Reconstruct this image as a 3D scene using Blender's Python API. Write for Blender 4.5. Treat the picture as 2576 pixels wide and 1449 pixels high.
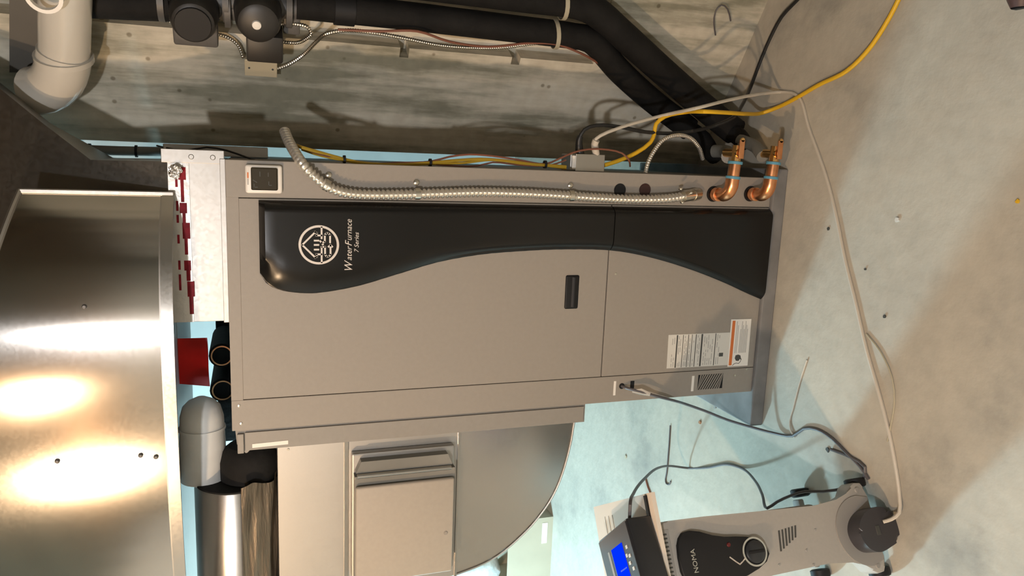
import bpy, bmesh, math, random
import numpy as np
from mathutils import Vector, Matrix

for o in list(bpy.data.objects): bpy.data.objects.remove(o)
S = bpy.context.scene
COL = S.collection
PI = math.pi

# ------------------------------------------------------------------ camera (phone held sideways)
FPX = 1890.0
CAM = np.array([0.679, -1.836, 1.477])
RM = np.array([[0.984, 0.177, -0.020], [0.040, -0.325, -0.945], [-0.173, 0.929, -0.327]])
u_, _s, vt_ = np.linalg.svd(RM); RM = u_ @ vt_
cd = bpy.data.cameras.new('camera'); cam = bpy.data.objects.new('camera', cd); COL.objects.link(cam)
cd.sensor_width = 36.0; cd.lens = FPX / 2576 * 36.0; cd.clip_start = 0.02
ax, ay, az = RM[1], RM[0], -RM[2]
cam.matrix_world = Matrix(((ax[0], ay[0], az[0], CAM[0]), (ax[1], ay[1], az[1], CAM[1]), (ax[2], ay[2], az[2], CAM[2]), (0, 0, 0, 1)))
S.camera = cam

# ------------------------------------------------------------------ world, lights, exposure
w = bpy.data.worlds.new('world'); S.world = w; w.use_nodes = True
bg = w.node_tree.nodes['Background']; bg.inputs[0].default_value = (0, 0, 0, 1); bg.inputs[1].default_value = 0.0
S.view_settings.view_transform = 'Standard'; S.view_settings.look = 'None'
S.view_settings.gamma = 1.0; S.view_settings.use_curve_mapping = False
S.view_settings.exposure = 0.85

def light(name, loc, energy, col, radius=0.05, kind='POINT', size=0.5, aim=None):
    d = bpy.data.lights.new(name, kind); d.energy = energy; d.color = col
    if kind == 'POINT': d.shadow_soft_size = radius
    else: d.shape = 'DISK'; d.size = size
    o = bpy.data.objects.new(name, d); COL.objects.link(o); o.location = loc
    if aim is not None:
        o.rotation_euler = (Vector(aim) - Vector(loc)).to_track_quat('-Z', 'Y').to_euler()
    return o
WARM = (1.0, 0.68, 0.40); COOL = (0.49, 0.83, 1.0); NEUT = (1.0, 0.86, 0.70)
# all four stand outside the picture: three ceiling lights whose mirror images show on the large duct,
# and the cool light on the left that throws the cabinet's shadow across the floor
light('ceiling_bulb_offscreen', (-1.17, -1.91, 2.20), 68, WARM, 0.04)
light('ceiling_bulb_near_offscreen', (-0.31, -1.32, 2.20), 8, WARM, 0.03)
light('ceiling_led_offscreen', (-0.05, -2.74, 2.20), 72, (0.97, 0.97, 1.0), 0.05)
light('cool_light_left_offscreen', (-2.30, 0.83, 1.25), 165, COOL, 0.10)

# ------------------------------------------------------------------ pixel -> place helpers
def ray(px, py):
    d = np.array([(1448 - py - 724) / FPX, (px - 1288) / FPX, 1.0]); return RM.T @ d
def ony(px, py, y): d = ray(px, py); return CAM + d * ((y - CAM[1]) / d[1])
def onz(px, py, z): d = ray(px, py); return CAM + d * ((z - CAM[2]) / d[2])
WD = np.array([0.845, -0.535, 0.0]); WD /= np.linalg.norm(WD)         # along the concrete wall, away from its free corner
WN = np.array([-WD[1] * -1, -WD[0], 0.0]); WN = np.array([WD[1], -WD[0], 0.0])   # out of its face, into the room
WC = np.array([0.675, 0.470, 0.0])
def onw(px, py, off=0.0):
    d = ray(px, py); p0 = WC + WN * off
    return CAM + d * (((p0 - CAM) @ WN) / (d @ WN))
def wall(s, z, off=0.0): p = WC + WD * s + WN * off; return (p[0], p[1], z)

# ------------------------------------------------------------------ materials
def mat(name, col, rough=0.6, metal=0.0, spec=0.5, var=0.0, scale=8.0, bump=0.0, bscale=60.0, emit=None, stretch=None, coat=0.0, aniso=0.0):
    m = bpy.data.materials.new(name); m.use_nodes = True
    nt = m.node_tree; b = nt.nodes['Principled BSDF']
    b.inputs['Base Color'].default_value = (*col, 1); b.inputs['Roughness'].default_value = rough
    b.inputs['Metallic'].default_value = metal; b.inputs['Specular IOR Level'].default_value = spec
    b.inputs['Coat Weight'].default_value = coat; b.inputs['Anisotropic'].default_value = aniso
    tc = nt.nodes.new('ShaderNodeTexCoord'); mp = nt.nodes.new('ShaderNodeMapping')
    nt.links.new(tc.outputs['Object'], mp.inputs[0])
    if stretch: mp.inputs['Scale'].default_value = stretch
    if var > 0:
        n = nt.nodes.new('ShaderNodeTexNoise'); n.inputs['Scale'].default_value = scale; n.inputs['Detail'].default_value = 5
        nt.links.new(mp.outputs[0], n.inputs['Vector'])
        r = nt.nodes.new('ShaderNodeValToRGB')
        r.color_ramp.elements[0].position = 0.3; r.color_ramp.elements[1].position = 0.72
        r.color_ramp.elements[0].color = (*[c * (1 - var) for c in col], 1)
        r.color_ramp.elements[1].color = (*[min(1, c * (1 + var)) for c in col], 1)
        nt.links.new(n.outputs[0], r.inputs[0]); nt.links.new(r.outputs[0], b.inputs['Base Color'])
    if bump > 0:
        n2 = nt.nodes.new('ShaderNodeTexNoise'); n2.inputs['Scale'].default_value = bscale; n2.inputs['Detail'].default_value = 4
        nt.links.new(mp.outputs[0], n2.inputs['Vector'])
        bp = nt.nodes.new('ShaderNodeBump'); bp.inputs['Strength'].default_value = bump; bp.inputs['Distance'].default_value = 0.01
        nt.links.new(n2.outputs[0], bp.inputs['Height']); nt.links.new(bp.outputs[0], b.inputs['Normal'])
    if emit:
        b.inputs['Emission Color'].default_value = (*emit[0], 1); b.inputs['Emission Strength'].default_value = emit[1]
    return m

def concrete(name, base, dark, light_, stretch, pits=True, big=2.2, contrast=(0.35, 0.68), fine=0.3):
    m = bpy.data.materials.new(name); m.use_nodes = True; nt = m.node_tree; b = nt.nodes['Principled BSDF']
    b.inputs['Roughness'].default_value = 0.78; b.inputs['Specular IOR Level'].default_value = 0.35
    L = nt.links.new
    tc = nt.nodes.new('ShaderNodeTexCoord'); mp = nt.nodes.new('ShaderNodeMapping'); mp.inputs['Scale'].default_value = stretch
    L(tc.outputs['Object'], mp.inputs[0])
    n1 = nt.nodes.new('ShaderNodeTexNoise'); n1.inputs['Scale'].default_value = big; n1.inputs['Detail'].default_value = 7; n1.inputs['Roughness'].default_value = 0.6
    L(mp.outputs[0], n1.inputs['Vector'])
    r1 = nt.nodes.new('ShaderNodeValToRGB'); e = r1.color_ramp.elements
    e[0].position = contrast[0]; e[0].color = (*dark, 1); e[1].position = contrast[1]; e[1].color = (*light_, 1)
    mid = r1.color_ramp.elements.new(sum(contrast) / 2); mid.color = (*base, 1)
    L(n1.outputs[0], r1.inputs[0])
    n2 = nt.nodes.new('ShaderNodeTexNoise'); n2.inputs['Scale'].default_value = 26; n2.inputs['Detail'].default_value = 6
    L(tc.outputs['Object'], n2.inputs['Vector'])
    mx = nt.nodes.new('ShaderNodeMix'); mx.data_type = 'RGBA'; mx.blend_type = 'OVERLAY'; mx.inputs[0].default_value = fine
    L(r1.outputs[0], mx.inputs[6]); L(n2.outputs[0], mx.inputs[7])
    out = mx.outputs[2]
    if pits:
        v = nt.nodes.new('ShaderNodeTexVoronoi'); v.inputs['Scale'].default_value = 13; v.inputs['Randomness'].default_value = 1
        L(tc.outputs['Object'], v.inputs['Vector'])
        rr = nt.nodes.new('ShaderNodeValToRGB'); rr.color_ramp.elements[0].position = 0.055; rr.color_ramp.elements[1].position = 0.10
        rr.color_ramp.elements[0].color = (0.42, 0.38, 0.32, 1); rr.color_ramp.elements[1].color = (1, 1, 1, 1)
        L(v.outputs['Distance'], rr.inputs[0])
        m2 = nt.nodes.new('ShaderNodeMix'); m2.data_type = 'RGBA'; m2.blend_type = 'MULTIPLY'; m2.inputs[0].default_value = 0.8
        L(out, m2.inputs[6]); L(rr.outputs[0], m2.inputs[7]); out = m2.outputs[2]
    L(out, b.inputs['Base Color'])
    bp = nt.nodes.new('ShaderNodeBump'); bp.inputs['Strength'].default_value = 0.35; bp.inputs['Distance'].default_value = 0.006
    L(n2.outputs[0], bp.inputs['Height']); L(bp.outputs[0], b.inputs['Normal'])
    return m

def galv(name, col, rough, scale=170.0, mott=0.05, bump=0.02, aniso=0.0):
    m = bpy.data.materials.new(name); m.use_nodes = True; nt = m.node_tree; b = nt.nodes['Principled BSDF']; L = nt.links.new
    b.inputs['Metallic'].default_value = 1.0
    tc = nt.nodes.new('ShaderNodeTexCoord')
    v = nt.nodes.new('ShaderNodeTexVoronoi'); v.inputs['Scale'].default_value = scale; L(tc.outputs['Object'], v.inputs['Vector'])
    sx = nt.nodes.new('ShaderNodeSeparateColor'); L(v.outputs['Color'], sx.inputs[0])
    mr = nt.nodes.new('ShaderNodeMapRange'); mr.inputs[3].default_value = rough - mott * .5; mr.inputs[4].default_value = rough + mott * .5
    L(sx.outputs[0], mr.inputs[0]); L(mr.outputs[0], b.inputs['Roughness'])
    if aniso:
        b.inputs['Anisotropic'].default_value = aniso; b.inputs['Anisotropic Rotation'].default_value = 0.25; tg_ = nt.nodes.new('ShaderNodeTangent'); tg_.direction_type = 'RADIAL'; tg_.axis = 'Z'; L(tg_.outputs[0], b.inputs['Tangent'])
    n = nt.nodes.new('ShaderNodeTexNoise'); n.inputs['Scale'].default_value = 3.2; n.inputs['Detail'].default_value = 3; L(tc.outputs['Object'], n.inputs['Vector'])
    r = nt.nodes.new('ShaderNodeValToRGB'); r.color_ramp.elements[0].color = (*[c * .82 for c in col], 1); r.color_ramp.elements[1].color = (*col, 1)
    L(n.outputs[0], r.inputs[0]); L(r.outputs[0], b.inputs['Base Color'])
    bp = nt.nodes.new('ShaderNodeBump'); bp.inputs['Strength'].default_value = bump; bp.inputs['Distance'].default_value = 0.02
    L(n.outputs[0], bp.inputs['Height']); L(bp.outputs[0], b.inputs['Normal'])
    return m

M = {}
M['floor'] = concrete('floor_concrete', (0.43, 0.395, 0.33), (0.285, 0.27, 0.235), (0.48, 0.44, 0.365), (1, 1, 1), pits=False, big=2.1, contrast=(0.32, 0.58), fine=0.12)
M['wall'] = concrete('wall_concrete', (0.53, 0.49, 0.395), (0.24, 0.23, 0.17), (0.66, 0.61, 0.50), (9.0, 9.0, 1.15), big=1.0, contrast=(0.40, 0.63))
M['wallplain'] = concrete('wall_concrete_plain', (0.30, 0.27, 0.22), (0.22, 0.20, 0.17), (0.36, 0.32, 0.26), (1, 1, 1), pits=False)
M['white_wall'] = mat('white_wall_paint', (0.72, 0.74, 0.72), 0.8, var=0.04)
M['ceiling'] = mat('ceiling_boards', (0.10, 0.075, 0.05), 0.9, var=0.3)
M['joist'] = mat('joist_wood', (0.20, 0.13, 0.075), 0.85, var=0.25, stretch=(1, 12, 12))
M['paint'] = mat('cabinet_paint', (0.285, 0.256, 0.222), 0.55, var=0.025, scale=90, bump=0.03, bscale=400)
M['paint2'] = mat('rack_paint', (0.265, 0.245, 0.218), 0.5, var=0.03, scale=90)
M['black_gloss'] = mat('black_gloss_plastic', (0.006, 0.0055, 0.005), 0.24, spec=0.35, bump=0.015, bscale=900)
M['black'] = mat('black_plastic', (0.010, 0.010, 0.011), 0.55, spec=0.3)
M['black_rubber'] = mat('black_foam_insulation', (0.009, 0.0085, 0.008), 0.8, spec=0.25, var=0.4, scale=14, bump=0.15, bscale=60)
M['silver'] = mat('silver_lettering', (0.62, 0.56, 0.50), 0.45, metal=0.3)
M['white'] = mat('white_plastic', (0.78, 0.74, 0.68), 0.45, var=0.02)
M['paper'] = mat('label_paper', (0.62, 0.60, 0.55), 0.6, var=0.03)
M['paper_w'] = mat('white_label_paper', (0.78, 0.74, 0.68), 0.6, var=0.02)
M['ink'] = mat('label_ink', (0.06, 0.06, 0.055), 0.6)  # also the painted shade of the heater slots and cord hole
M['ink_grey'] = mat('label_ink_grey', (0.33, 0.32, 0.30), 0.6)
M['orange'] = mat('orange_ink', (0.62, 0.16, 0.035), 0.6)
M['lcd'] = mat('lcd_grey', (0.040, 0.034, 0.022), 0.5, spec=0.15)
M['galv'] = galv('galvanized_duct', (0.50, 0.48, 0.45), 0.15, mott=0.010, aniso=0.42)
M['galv_dull'] = galv('galvanized_dull', (0.50, 0.48, 0.45), 0.48)
M['galv_return'] = galv('galvanized_return', (0.50, 0.48, 0.45), 0.36)
M['galv_round'] = galv('galvanized_round', (0.50, 0.48, 0.45), 0.26, mott=0.02)
M['galv_side'] = galv('galvanized_plenum', (0.50, 0.48, 0.45), 0.30)
M['steel'] = mat('bright_steel', (0.68, 0.64, 0.56), 0.30, metal=1.0, var=0.08, scale=60)
M['conduit'] = mat('conduit_aluminium', (0.74, 0.70, 0.63), 0.28, metal=0.8, var=0.06, scale=60)
M['cover'] = mat('cover_plate_steel', (0.68, 0.57, 0.38), 0.40, metal=0.25, var=0.05)
M['copper'] = mat('copper', (0.80, 0.36, 0.17), 0.30, metal=1.0, var=0.22, scale=26)
M['brass'] = mat('brass', (0.78, 0.47, 0.18), 0.28, metal=1.0, var=0.12)
M['blue'] = mat('blue_ring', (0.10, 0.30, 0.42), 0.5)
M['dark_red'] = mat('dark_red_cap', (0.035, 0.010, 0.008), 0.55)
M['red'] = mat('red_fabric', (0.62, 0.02, 0.012), 0.7, var=0.15)
M['lens_red'] = mat('dark_red_lens', (0.10, 0.008, 0.010), 0.3)
M['red_ink'] = mat('red_tape_print', (0.20, 0.007, 0.014), 0.6, spec=0.2, var=0.3, scale=60)
M['foil'] = mat('foil_tape', (0.50, 0.48, 0.45), 0.42, metal=0.8, bump=0.12, bscale=45)
M['crumple'] = mat('crumpled_foil', (0.85, 0.82, 0.80), 0.2, metal=1.0, bump=1.0, bscale=90)
M['grey_wrap'] = mat('grey_vinyl_wrap', (0.60, 0.61, 0.60), 0.5, var=0.1, scale=9, bump=0.25, bscale=14)
M['tape_wrap'] = mat('wrinkled_duct_wrap', (0.33, 0.27, 0.20), 0.42, metal=0.55, var=0.28, scale=7, stretch=(1.2, 9, 9), bump=0.6, bscale=9)
M['grey_pvc'] = mat('grey_pvc', (0.18, 0.175, 0.155), 0.5, var=0.15)
M['pvc'] = mat('white_pvc', (0.52, 0.49, 0.43), 0.20, var=0.04, coat=0.3)
M['pump'] = mat('pump_casting', (0.11, 0.105, 0.10), 0.5, metal=0.2, var=0.15, bump=0.1)
M['pump_dark'] = mat('pump_head', (0.022, 0.020, 0.018), 0.45)
M['yellow'] = mat('yellow_cord', (0.72, 0.42, 0.015), 0.45)
M['cord_white'] = mat('white_cord', (0.55, 0.50, 0.42), 0.5)
M['cord_black'] = mat('black_cord', (0.012, 0.012, 0.012), 0.45)
M['cord_grey'] = mat('grey_cable', (0.10, 0.092, 0.098), 0.5)
M['wire_brown'] = mat('brown_wire', (0.20, 0.075, 0.045), 0.5)
M['wire_yellow'] = mat('yellow_wire', (0.46, 0.29, 0.02), 0.5)
M['strap'] = mat('pale_strap', (0.42, 0.38, 0.28), 0.5)
M['card'] = mat('cardboard', (0.44, 0.38, 0.28), 0.85, var=0.06, scale=6)
M['card_in'] = mat('cardboard_inside', (0.36, 0.17, 0.08), 0.85, var=0.1)
M['bag'] = mat('clear_bag', (0.66, 0.72, 0.72), 0.25, var=0.15, bump=0.6, bscale=18)
M['heater'] = mat('heater_paint', (0.40, 0.375, 0.34), 0.42, var=0.03, scale=120)
M['heater_arch'] = mat('heater_arch_plastic', (0.30, 0.285, 0.265), 0.45)
M['chrome'] = mat('chrome_ring', (0.62, 0.62, 0.58), 0.3, metal=0.8)
M['gadget'] = mat('gadget_black', (0.016, 0.018, 0.022), 0.30, coat=0.2)
M['gadget_face'] = mat('gadget_face', (0.045, 0.043, 0.048), 0.28)
M['screen_blue'] = mat('blue_lcd', (0.0, 0.0, 0.02), 0.5, spec=0.0, emit=((0.0, 0.02, 1.0), 0.9))
M['screen_line'] = mat('blue_lcd_mark', (0.0, 0.005, 0.12), 0.3, emit=((0.0, 0.004, 0.35), 0.8))
M['manual'] = mat('manual_paper', (0.72, 0.64, 0.54), 0.7, var=0.03)
M['leather'] = mat('brown_leather', (0.075, 0.035, 0.030), 0.45, var=0.3, scale=20)
M['door'] = mat('access_door_paint', (0.37, 0.325, 0.27), 0.55, var=0.03, scale=90)
M['pad'] = mat('pad_foam', (0.19, 0.185, 0.18), 0.8, var=0.25, scale=10)
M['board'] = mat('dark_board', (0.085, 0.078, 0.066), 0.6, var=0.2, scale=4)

# ------------------------------------------------------------------ mesh helpers
def new(): return bmesh.new()
def bx(bm, x0, x1, y0, y1, z0, z1, bev=0.0, seg=2, mtx=None):
    lo = (min(x0, x1), min(y0, y1), min(z0, z1)); hi = (max(x0, x1), max(y0, y1), max(z0, z1))
    vs = [bm.verts.new((a, b, c)) for a in (lo[0], hi[0]) for b in (lo[1], hi[1]) for c in (lo[2], hi[2])]
    fs = [(0, 1, 3, 2), (4, 6, 7, 5), (0, 4, 5, 1), (2, 3, 7, 6), (0, 2, 6, 4), (1, 5, 7, 3)]
    fl = [bm.faces.new([vs[i] for i in f]) for f in fs]
    if bev > 0:
        es = list({e for f in fl for e in f.edges})
        r = bmesh.ops.bevel(bm, geom=es, offset=bev, segments=seg, profile=0.5, affect='EDGES')
        vs = list({v for f in r['faces'] for v in f.verts} | {v for v in vs if v.is_valid})
    if mtx is not None: bmesh.ops.transform(bm, matrix=mtx, verts=[v for v in vs if v.is_valid])
    return bm
def box(*a, **k): return bx(new(), *a, **k)
def prism(bm, pts, fn, w0, w1):
    """2D outline pts extruded from w0 to w1; fn(u,v,w)->xyz"""
    n = len(pts)
    a = [bm.verts.new(fn(u, v, w0)) for u, v in pts]; b = [bm.verts.new(fn(u, v, w1)) for u, v in pts]
    bm.faces.new(a); bm.faces.new(b[::-1])
    for i in range(n):
        j = (i + 1) % n; bm.faces.new((a[j], a[i], b[i], b[j]))
    return bm
XZ = lambda u, v, w_: (u, w_, v)
def smooth_path(pts, step=0.02):
    P = [np.array(p, float) for p in pts]
    if len(P) < 3: 
        L = np.linalg.norm(P[1] - P[0]); n = max(2, int(L / step) + 1); return [P[0] + (P[1] - P[0]) * i / (n - 1) for i in range(n)]
    E = [2 * P[0] - P[1]] + P + [2 * P[-1] - P[-2]]
    out = []
    for i in range(1, len(E) - 2):
        p0, p1, p2, p3 = E[i - 1:i + 3]; n = max(2, int(np.linalg.norm(p2 - p1) / step))
        t01 = max(np.linalg.norm(p1 - p0), 1e-6) ** .5; t12 = max(np.linalg.norm(p2 - p1), 1e-6) ** .5; t23 = max(np.linalg.norm(p3 - p2), 1e-6) ** .5
        m1 = p2 - p1 + t12 * ((p1 - p0) / t01 - (p2 - p0) / (t01 + t12)); m2 = p2 - p1 + t12 * ((p3 - p2) / t23 - (p3 - p1) / (t12 + t23))
        for k in range(n):
            t = k / n; h = t * t * t; s = t * t
            out.append((2 * h - 3 * s + 1) * p1 + (h - 2 * s + t) * m1 + (-2 * h + 3 * s) * p2 + (h - s) * m2)
    out.append(P[-1]); return out
def tube(bm, pts, r, n=10, path=False, rad=None, cap=True):
    P = [np.array(p, float) for p in pts] if path else smooth_path(pts)
    T = []
    for i in range(len(P)):
        t = P[min(i + 1, len(P) - 1)] - P[max(i - 1, 0)]; T.append(t / max(np.linalg.norm(t), 1e-9))
    up = np.array([0, 0, 1.0]) if abs(T[0][2]) < 0.9 else np.array([1.0, 0, 0])
    nrm = np.cross(T[0], up); nrm /= np.linalg.norm(nrm)
    rings = []; arc = 0
    for i, p in enumerate(P):
        if i: arc += np.linalg.norm(P[i] - P[i - 1])
        nrm = nrm - T[i] * (nrm @ T[i]); nrm /= np.linalg.norm(nrm); bn = np.cross(T[i], nrm)
        rr = rad(arc, i) if rad else r
        rings.append([bm.verts.new(p + (nrm * math.cos(2 * PI * k / n) + bn * math.sin(2 * PI * k / n)) * rr) for k in range(n)])
    for a, b in zip(rings, rings[1:]):
        for k in range(n): bm.faces.new((a[k], a[(k + 1) % n], b[(k + 1) % n], b[k]))
    if cap: bm.faces.new(rings[0][::-1]); bm.faces.new(rings[-1])
    return bm
def ribs(pts, r, pitch, n=14, depth=0.16):
    """spiral-ribbed flexible conduit: ring per quarter pitch"""
    P = smooth_path(pts, pitch / 4)
    d = [0.0]
    for a, b in zip(P, P[1:]): d.append(d[-1] + np.linalg.norm(b - a))
    N = int(d[-1] / (pitch / 4)); Q = []
    for i in range(N + 1):
        t = d[-1] * i / N; j = min(np.searchsorted(d, t, 'right') - 1, len(P) - 2)
        f = (t - d[j]) / max(d[j + 1] - d[j], 1e-9); Q.append(P[j] + (P[j + 1] - P[j]) * f)
    return tube(new(), Q, r, n, path=True, rad=lambda s, i: r * (1.0, 1.0, 1 - depth * .5, 1 - depth)[i % 4])
def cyl(bm, p0, p1, r, n=20, r2=None, cap=True):
    return tube(bm, [p0, p1], r, n, path=True, rad=(lambda s, i: r if i == 0 else (r2 if r2 is not None else r)), cap=cap)
def lathe(bm, prof, c, axis, n=24):
    """prof: (distance along axis, radius)"""
    A = np.array(axis, float); A /= np.linalg.norm(A); up = np.array([0, 0, 1.0]) if abs(A[2]) < .9 else np.array([1.0, 0, 0])
    U = np.cross(A, up); U /= np.linalg.norm(U); V = np.cross(A, U); c = np.array(c, float)
    R = [[bm.verts.new(c + A * d + (U * math.cos(2 * PI * k / n) + V * math.sin(2 * PI * k / n)) * max(r, 1e-5)) for k in range(n)] for d, r in prof]
    for a, b in zip(R, R[1:]):
        for k in range(n): bm.faces.new((a[k], a[(k + 1) % n], b[(k + 1) % n], b[k]))
    bm.faces.new(R[0][::-1]); bm.faces.new(R[-1]); return bm
def ringlathe(bm, prof, c, axis, n=28):
    A = np.array(axis, float); A /= np.linalg.norm(A); up = np.array([0, 0, 1.0]) if abs(A[2]) < .9 else np.array([1.0, 0, 0])
    U = np.cross(A, up); U /= np.linalg.norm(U); V = np.cross(A, U); c = np.array(c, float)
    R = [[bm.verts.new(c + A * d + (U * math.cos(2 * PI * k / n) + V * math.sin(2 * PI * k / n)) * r) for k in range(n)] for d, r in prof]
    for i in range(len(R)):
        a, b = R[i], R[(i + 1) % len(R)]
        for k in range(n): bm.faces.new((a[k], a[(k + 1) % n], b[(k + 1) % n], b[k]))
    return bm
def grid(bm, fn, nu, nv):
    V = [[bm.verts.new(fn(i / nu, j / nv)) for j in range(nv + 1)] for i in range(nu + 1)]
    for i in range(nu):
        for j in range(nv): bm.faces.new((V[i][j], V[i + 1][j], V[i + 1][j + 1], V[i][j + 1]))
    return V
def stroke(bm, pts, wd, fn, w0, w1):
    for (a, b) in zip(pts, pts[1:]):
        a = np.array(a, float); b = np.array(b, float); d = b - a; d /= np.linalg.norm(d); n = np.array([-d[1], d[0]]) * wd / 2; e = d * wd * .35
        prism(bm, [tuple(a - e + n), tuple(a - e - n), tuple(b + e - n), tuple(b + e + n)], fn, w0, w1)
    return bm
def text_mesh(body, size, shear=0.0, ext=0.0006, align='CENTER'):
    c = bpy.data.curves.new('text', 'FONT'); c.body = body; c.size = size; c.shear = shear; c.extrude = ext; c.align_x = align; c.resolution_u = 3
    o = bpy.data.objects.new('text', c); COL.objects.link(o)
    dg = bpy.context.evaluated_depsgraph_get(); dg.update()
    me = bpy.data.meshes.new_from_object(o.evaluated_get(dg)); bpy.data.objects.remove(o)
    bm = new(); bm.from_mesh(me); bpy.data.meshes.remove(me); return bm

WM = {}
def finish(bm, name, m, smooth, M4=None):
    if M4 is not None: bmesh.ops.transform(bm, matrix=M4, verts=bm.verts[:])
    bmesh.ops.recalc_face_normals(bm, faces=bm.faces[:])
    me = bpy.data.meshes.new(name)
    if smooth:
        for f in bm.faces: f.smooth = True
        for e in bm.edges:
            if len(e.link_faces) == 2 and e.calc_face_angle(0) > math.radians(38): e.smooth = False
    bm.to_mesh(me); bm.free(); me.materials.append(M[m] if isinstance(m, str) else m); return me
def thing(name, label, cat, loc=(0, 0, 0), rotz=0.0, group=None):
    o = bpy.data.objects.new(name, None); o.empty_display_size = 0.05; COL.objects.link(o)
    o.location = [float(v) for v in loc]; o.rotation_euler = (0, 0, rotz); o['label'] = label; o['category'] = cat
    if group: o['group'] = group
    WM[o.name] = Matrix.Translation(Vector([float(v) for v in loc])) @ Matrix.Rotation(rotz, 4, 'Z'); return o
def part(name, bm, m, parent, smooth=True, label=None, local=False):
    W_ = WM[parent.name]; me = finish(bm, name, m, smooth, None if local else W_.inverted())
    o = bpy.data.objects.new(name, me); COL.objects.link(o); o.parent = parent; WM[o.name] = W_
    if label: o['label'] = label
    return o
def single(name, bm, m, label, cat, group=None, smooth=True, kind=None):
    xs = [v.co for v in bm.verts]; lo = [min(v[i] for v in xs) for i in range(3)]; hi = [max(v[i] for v in xs) for i in range(3)]
    loc = Vector(((lo[0] + hi[0]) / 2, (lo[1] + hi[1]) / 2, lo[2]))
    me = finish(bm, name, m, smooth, Matrix.Translation(-loc)); o = bpy.data.objects.new(name, me); COL.objects.link(o); o.location = loc
    if label: o['label'] = label
    if cat: o['category'] = cat
    if group: o['group'] = group
    if kind: o['kind'] = kind
    WM[o.name] = Matrix.Translation(loc); return o
def struct(name, bm, m, label=None, smooth=False, M4=None):
    me = finish(bm, name, m, smooth); o = bpy.data.objects.new(name, me); COL.objects.link(o); o['kind'] = 'structure'
    if label: o['label'] = label
    if M4 is not None: o.matrix_world = M4
    WM[o.name] = M4 or Matrix.Identity(4); return o

# ================================================================== THE ROOM
struct('floor', box(-3.3, 3.2, -3.7, 2.5, -0.12, 0), 'floor', 'bare grey concrete basement floor with stains')
struct('wall_back', box(-3.3, 3.2, 2.4, 2.5, 0, 2.35), 'white_wall', 'white painted rear wall')
struct('wall_left', box(-3.3, -3.2, -3.7, 2.4, 0, 2.35), 'white_wall', 'white painted side wall')
struct('wall_front', box(-3.2, 3.2, -3.7, -3.6, 0, 2.35), 'wallplain', 'plain concrete wall behind the viewpoint')
struct('wall_outer', box(3.1, 3.2, -3.6, 2.4, 0, 2.35), 'wallplain', 'plain concrete outer wall')
ceil = struct('ceiling', box(-3.3, 3.2, -3.7, 2.5, 2.35, 2.45), 'ceiling', 'dark unfinished ceiling')
jb = None
for k in range(12):
    y = -3.3 + k * 0.48
    b_ = box(-3.2, 3.1, y, y + 0.04, 2.24, 2.35); me = finish(b_, 'joist', 'joist', False)
    o = bpy.data.objects.new('joist', me); COL.objects.link(o); o.parent = ceil
# the oblique concrete wall; local frame: x along the wall, y out of the back, z up
WMAT = Matrix(((WD[0], -WN[0], 0, WC[0]), (WD[1], -WN[1], 0, WC[1]), (0, 0, 1, 0), (0, 0, 0, 1)))
LEDGE = 0.335; NZ = 0.50
bm = box(0, 2.75, 0.055, 0.30, 0, 2.35)
z1 = onw(1018, 130)[2]; z2 = onw(1300, 145)[2]
prism(bm, [(0, 0), (LEDGE, 0), (LEDGE, z2 - .012), (LEDGE - .022, z2 - .012), (LEDGE - .022, z2 + .014), (LEDGE, z2 + .014), (LEDGE, z1 - .012), (LEDGE - .028, z1 - .012), (LEDGE - .028, z1 + .013), (LEDGE, z1 + .013), (LEDGE, 2.35), (0, 2.35)], XZ, 0.0, 0.055)
bx(bm, LEDGE, 2.75, 0.0, 0.055, 0, NZ)
struct('wall_right', bm, 'wall', 'poured concrete wall with vertical form marks and a shallow recess', M4=WMAT)
bd = part  # (short alias unused)

# ================================================================== THE GEOTHERMAL UNIT
W, H, HB = 0.645, 1.484, 0.045; TOPZ = HB + H; D = 0.79
single('equipment_pad', box(-0.108, 0.672, -0.012, 0.80, 0, HB, 0.004), 'pad', 'low dark grey pad lying under the tall unit', 'pad', smooth=False)
hp = thing('heat_pump', 'tall grey geothermal heat pump cabinet with curved glossy black inlay', 'heat pump', (W / 2, 0.3, HB))
part('cabinet', box(0.001, W - 0.001, 0.014, D, HB, TOPZ - .001, 0.003), 'paint', hp, smooth=False)
part('gap_liner', box(0.03, W - .03, 0.010, 0.015, HB + .002, TOPZ - .02), 'paint', hp, smooth=False)
XL, XR, ZS, ZT_ = 0.078, 0.5585, 0.555, 1.502
part('left_post', box(0, XL - .0018, 0, 0.016, HB, TOPZ, 0.0012), 'paint', hp, smooth=False)
part('right_post', box(XR + .0018, W, 0, 0.016, HB, TOPZ, 0.0012), 'paint', hp, smooth=False)
part('top_rail', box(XL - .0018, XR + .0018, 0.0006, 0.016, ZT_ + .0002, TOPZ), 'paint', hp, smooth=False)
part('front_panel', box(XL, XR, -0.0005, 0.012, ZS + .0016, ZT_, 0.0012), 'paint', hp, smooth=False, label='upper grey front panel')
part('front_panel', box(XL, XR, -0.0005, 0.012, HB + .001, ZS - .0016, 0.0012), 'paint', hp, smooth=False, label='lower grey front panel')
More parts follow.
